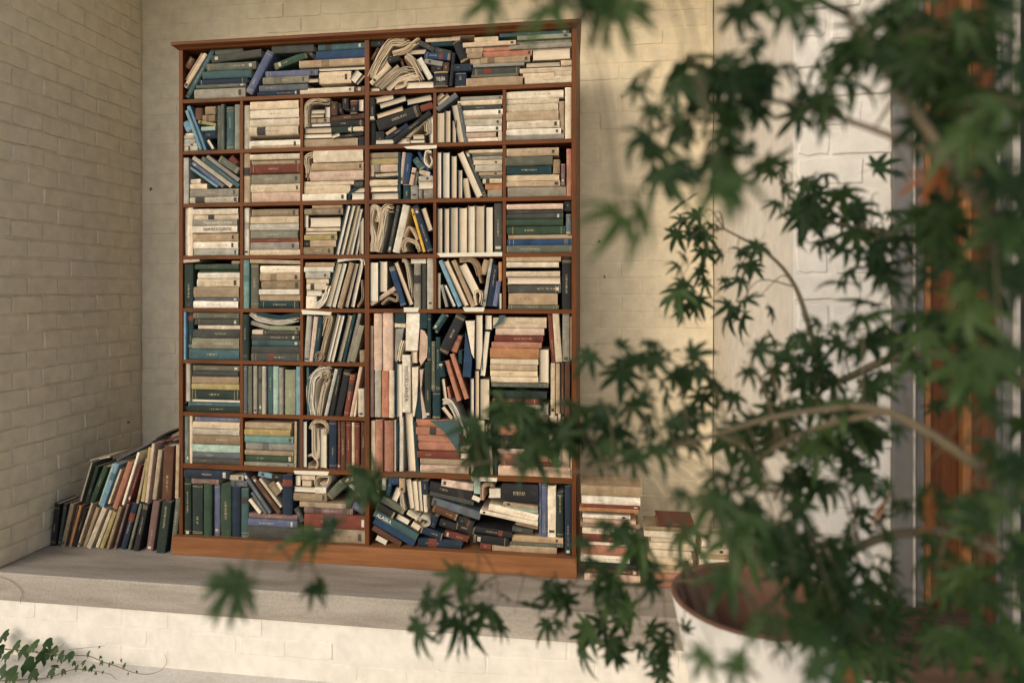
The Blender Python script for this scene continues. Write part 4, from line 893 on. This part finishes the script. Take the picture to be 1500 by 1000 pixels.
branch('branch', [crown + Vector((0, 0, .25)), D(1500, 560, 1.15), D(1330, 520, 1.35), D(1215, 560, 1.45), D(1192, 500, 1.5), D(1165, 420, 1.52), D(1125, 372, 1.55), D(1060, 335, 1.55)], .012, .0022)
branch('branch', [crown + Vector((0, 0, .40)), D(1540, 450, .85), D(1450, 320, .80), D(1390, 235, .80), D(1310, 120, .82), D(1240, 20, .85)], .010, .005)
branch('branch', [D(1390, 235, .80), D(1280, 190, .9), D(1150, 150, .95), D(1050, 150, .92), D(960, 190, .9)], .005, .0018)
branch('branch', [crown - Vector((0, 0, .1)), D(1500, 830, 1.15), D(1330, 780, 1.2), D(1215, 835, 1.2), D(1270, 900, 1.2), D(1335, 990, 1.18)], .011, .005)
branch('branch', [D(1215, 835, 1.2), D(1100, 850, 1.22), D(980, 850, 1.25), D(860, 860, 1.27), D(740, 840, 1.28), D(690, 870, 1.28)], .004, .0016, 'twig')
branch('branch', [D(735, 672, 1.04), D(640, 690, 1.03), D(545, 705, 1.02), D(490, 770, 1.02), D(420, 835, 1.0)], .0022, .0012, 'twig')
branch('branch', [D(1240, 20, .85), D(1100, -40, .75), D(900, -50, .7), D(760, -30, .68)], .005, .002, 'twig')
branch('branch', [crown + Vector((0, 0, .3)), D(1480, 420, 1.0), D(1360, 360, 1.2), D(1240, 330, 1.35), D(1150, 320, 1.4)], .008, .002)

# (u, v, spread_u, spread_v, depth, depth spread, leaves)
CL = [(800,-6,70,14,.70,.03,7),(900,0,40,20,.70,.03,6),(1120,0,80,25,.80,.05,7),
 (1290,40,80,50,.85,.08,16),(1420,60,80,70,.80,.1,22),(1470,180,50,70,.75,.1,14),(1390,120,50,60,.9,.1,12),
 (1010,130,60,55,.92,.05,14),(1100,120,70,45,.95,.06,16),(1190,120,50,50,.98,.06,10),(960,215,25,55,.85,.04,7),(1060,215,60,35,.9,.05,9),(905,305,35,30,.64,.02,3),(1040,260,45,30,.62,.03,4),
 (1180,310,55,40,1.38,.08,16),(1250,300,60,55,1.30,.1,20),(1150,260,35,25,1.42,.05,7),(1290,370,50,45,1.2,.1,14),
 (1035,330,40,35,1.58,.05,11),(1060,400,45,40,1.5,.05,10),(1010,420,30,50,1.45,.08,8),(1090,450,30,30,1.5,.05,6),
 (930,520,55,35,1.15,.05,9),(1000,540,50,50,1.2,.1,13),(900,600,40,40,1.15,.05,9),(960,640,60,40,1.1,.08,11),(760,600,55,30,1.12,.05,10),(770,655,60,35,1.08,.05,10),(700,640,30,30,1.1,.04,5),(830,600,40,30,1.12,.05,7),(850,640,50,40,1.1,.05,6),
 (1120,560,60,60,1.25,.1,18),(1210,520,60,60,1.3,.12,20),(1250,620,60,60,1.15,.12,18),(1150,660,60,50,1.15,.1,12),(1210,700,60,40,1.2,.1,14),(1290,480,60,60,1.15,.12,18),
 (1380,300,50,60,.95,.1,14),(1440,400,50,60,.85,.1,14),(1350,440,50,60,1.05,.1,12),(1370,560,40,50,1.1,.1,9),(1440,520,50,50,.8,.08,10),(1480,300,30,50,.75,.05,7),
 (1480,600,25,60,.9,.08,6),(1350,740,60,60,1.0,.1,14),(1440,800,60,60,.9,.1,14),(1470,680,30,40,.8,.05,6),(1390,880,60,60,1.0,.1,16),(1290,820,60,50,1.15,.1,14),(1300,920,50,50,1.1,.1,11),(1460,950,50,50,.9,.1,12),
 (540,705,22,22,1.02,.02,4),(488,790,22,28,1.0,.02,5),(445,865,22,14,1.02,.02,2),(362,842,16,14,.80,.02,2),
 (690,935,34,20,1.3,.03,3),(640,885,26,24,1.15,.03,5),(735,890,50,28,1.25,.04,9),(830,870,50,35,1.25,.05,9),(900,840,50,35,1.2,.05,7),(850,930,50,30,1.3,.04,8),(925,930,45,30,1.35,.04,8),(985,960,30,30,1.3,.04,6),(960,800,40,40,1.1,.05,6),(700,840,30,18,1.1,.03,3),
 (1060,750,50,45,.95,.1,7),(1130,800,50,40,.85,.08,5),(1040,950,40,30,.72,.05,2),(1160,940,50,40,.78,.06,5),(1200,870,50,50,.95,.08,9),(1110,990,60,20,.72,.04,3),(1190,820,45,45,1.05,.08,10),(1150,790,50,30,1.1,.06,9),(1230,880,40,50,1.0,.08,9),(890,770,35,40,1.05,.05,5),(1130,720,50,40,1.0,.06,7)]
leaves = []; lr = random.Random(21); twig_v = []; twig_f = []
for (u, v_, su, sv, d, ds, n) in CL:
    ctr = D(u, v_, d); near = min(BR, key=lambda p: (p - ctr).length)
    n = int(n * (1.1 if u > 1250 else 1.35 if u > 1040 and v_ > 400 else 1.1)) if n > 5 else n
    hubs = []
    for k in range(max(2, n // 4)):
        hub = D(u + lr.uniform(-.7, .7) * su, v_ + lr.uniform(-.8, .4) * sv, d + lr.uniform(-1, 1) * ds)
        nb = min(BR, key=lambda p: (p - hub).length); mid = nb.lerp(hub, .5) + Vector((lr.uniform(-.02, .02), lr.uniform(-.02, .02), .02 + .12 * (nb - hub).length))
        pth = catmull([nb, mid, hub], 4); tv, tf = tube(pth, [.0017 - .0009 * e / (len(pth) - 1) for e in range(len(pth))], 4)
        base = len(twig_v); twig_v += tv; twig_f += [tuple(e + base for e in q) for q in tf]; hubs.append(hub)
    for k in range(n):
        pos = D(u + max(-1.25, min(1.25, lr.gauss(0, .62))) * su, v_ + max(-1.25, min(1.25, lr.gauss(0, .62))) * sv, d + lr.uniform(-1, 1) * ds)
        hub = min(hubs, key=lambda h: (h - pos).length); size = lr.choice((.036, .044, .052, .060, .068)) * lr.uniform(.9, 1.12)
        if lr.random() < .25: size *= .8
        out = (pos - hub); out = out.normalized() if out.length > 1e-4 else Vector((1, 0, 0))
        tip = (out * .75 + Vector((lr.uniform(-.5, .5), lr.uniform(-.5, .3), -.55 + lr.uniform(-.25, .25)))).normalized()
        nrm = (Vector((lr.uniform(-.6, .6), lr.uniform(-.5, .5), .55)) + (CAM - pos).normalized() * lr.uniform(.15, 1.1)); nrm = (nrm - tip * nrm.dot(tip)).normalized()
        x = tip.cross(nrm)
        leaves.append((Matrix.Translation(pos) @ Matrix((x, tip, nrm)).transposed().to_4x4() @ Matrix.Diagonal((size, size, size, 1)), size / (pos - CAM).dot(FW), lr.random()))
leaves.sort(key=lambda q: -q[1]); Tinv = Matrix.Translation(-Vector(tree.location)); sv_, sf_ = [], []
for k, (mx, s, rr) in enumerate(leaves):
    me = lr.choice(LEAFR) if (rr < .012 and mx.translation.x > .35) else lr.choice(LEAF)
    if k < 300:
        o = link('leaf', me, tree); o.matrix_local = Tinv @ mx
    else:
        base = len(sv_); mm = Tinv @ mx; sv_ += [mm @ q.co for q in me.vertices]; sf_ += [tuple(e + base for e in p.vertices) for p in me.polygons]
fo = link('foliage', mesh_py('foliage', sv_, sf_), tree, M['leaf']); tag(fo, kind='stuff')
tw = link('twigs', mesh_py('twigs', twig_v, twig_f, True), None, M['twig']); reparent(tw, tree); tag(tw, kind='stuff')

# ------------------------------------------------------------------ ivy at the foot of the low wall
iv = empty('ivy_vine', (XL + .1, YE - .06, ZG)); tag(iv, 'creeping ivy vine trailing along the foot of the low white wall', 'vine')
def ivp(x, y):
    u, v_ = x / 3.75, 820 + y / 3.75; p = atY(u, v_, YE - .035)
    return p if p.z > ZG + .012 else atZ(u, v_, ZG + .014)
def stem(pts, r0, r1, name='stem'):
    p = catmull([ivp(*q) for q in pts], 5); v, f = tube(p, [r0 + (r1 - r0) * i / (len(p) - 1) for i in range(len(p))], 5)
    o = link(name, mesh_py(name, v, f, True), None, M['vine']); reparent(o, iv)
stem([(-60,480),(120,495),(330,520),(480,525),(560,555),(650,585),(730,615),(810,625),(880,605),(915,560),(905,515)], .0022, .0007)
stem([(-60,665),(130,655),(260,645),(400,600),(500,605),(600,625),(640,655)], .0022, .0008)
stem([(300,495),(340,470),(355,448)], .0012, .0006); stem([(380,490),(470,480),(560,470),(590,455)], .0011, .0005)
fp = [atY(q[0] / 6.25, 740 + q[1] / 6.25, YE - .006) for q in ((-10, 650), (20, 662), (90, 685), (160, 735), (205, 800), (190, 850), (190, 895))]
v, f = tube(catmull(fp, 4), [.0011] * (4 * 6 + 1), 4); o = link('tendril', mesh_py('tendril', v, f, True), None, M['vine']); reparent(o, iv)
def ivy_leaf(k):
    q = random.Random(k); out = []; n = 15
    for i in range(n):
        a = -150 + 300 * i / (n - 1); w = abs(a); rr = (.62 + .38 * max(0, math.cos(R(w * 2.4))) ** .8) * (1 if w < 100 else .8) * q.uniform(.9, 1.08)
        out.append((rr * math.sin(R(a)), rr * math.cos(R(a)), -.25 * rr * rr + q.uniform(-.05, .05)))
    v = [(0, -.15, .04)] + out; f = [(0, i + 1, i) for i in range(1, n)]
    return mesh_py('leaf', v, f, True)
IV = [ivy_leaf(k) for k in range(4)]
for me in IV: me.materials.append(M['ivy'])
ir = random.Random(4)
for (x, y, s) in [(30,435,42),(-10,470,45),(20,510,42),(90,495,38),(60,530,36),(150,520,44),(185,500,36),(220,470,36),(265,480,38),(240,555,48),(275,540,36),(300,520,36),(345,545,36),(390,540,36),(65,640,52),(15,630,44),(100,650,36),(170,610,52),(205,640,40),(290,630,30),(325,585,26),(380,605,20),(430,600,19),(465,605,15),(505,605,16),(510,515,20),(570,530,12),(490,555,19),(585,555,16),(545,575,15),(620,575,16),(690,590,18),(440,560,16),(535,622,11),(570,620,11),(435,512,12),(735,610,9),(765,615,8),(640,560,10),(575,465,9)]:
    p = ivp(x, y) + Vector((ir.uniform(-.004, .004), -ir.uniform(.005, .035), .004)); size = s / 3.75 * 2.85 / FPX * 1.1
    o = link('leaf', ir.choice(IV), iv); o.location = p - Vector(iv.location) + Vector((0, 0, size * .35)); o.scale = (size,) * 3
    o.rotation_euler = (R(ir.uniform(40, 75)), R(ir.uniform(-20, 20)), R(ir.uniform(-35, 35))) if ir.random() < .9 else (R(20), 0, R(120))
    o.rotation_euler.y += R(ir.uniform(140, 220)) if ir.random() < .0 else 0
print('books', len(BOOKS), 'leaves', len(leaves), 'bricks', nb1, nb2)
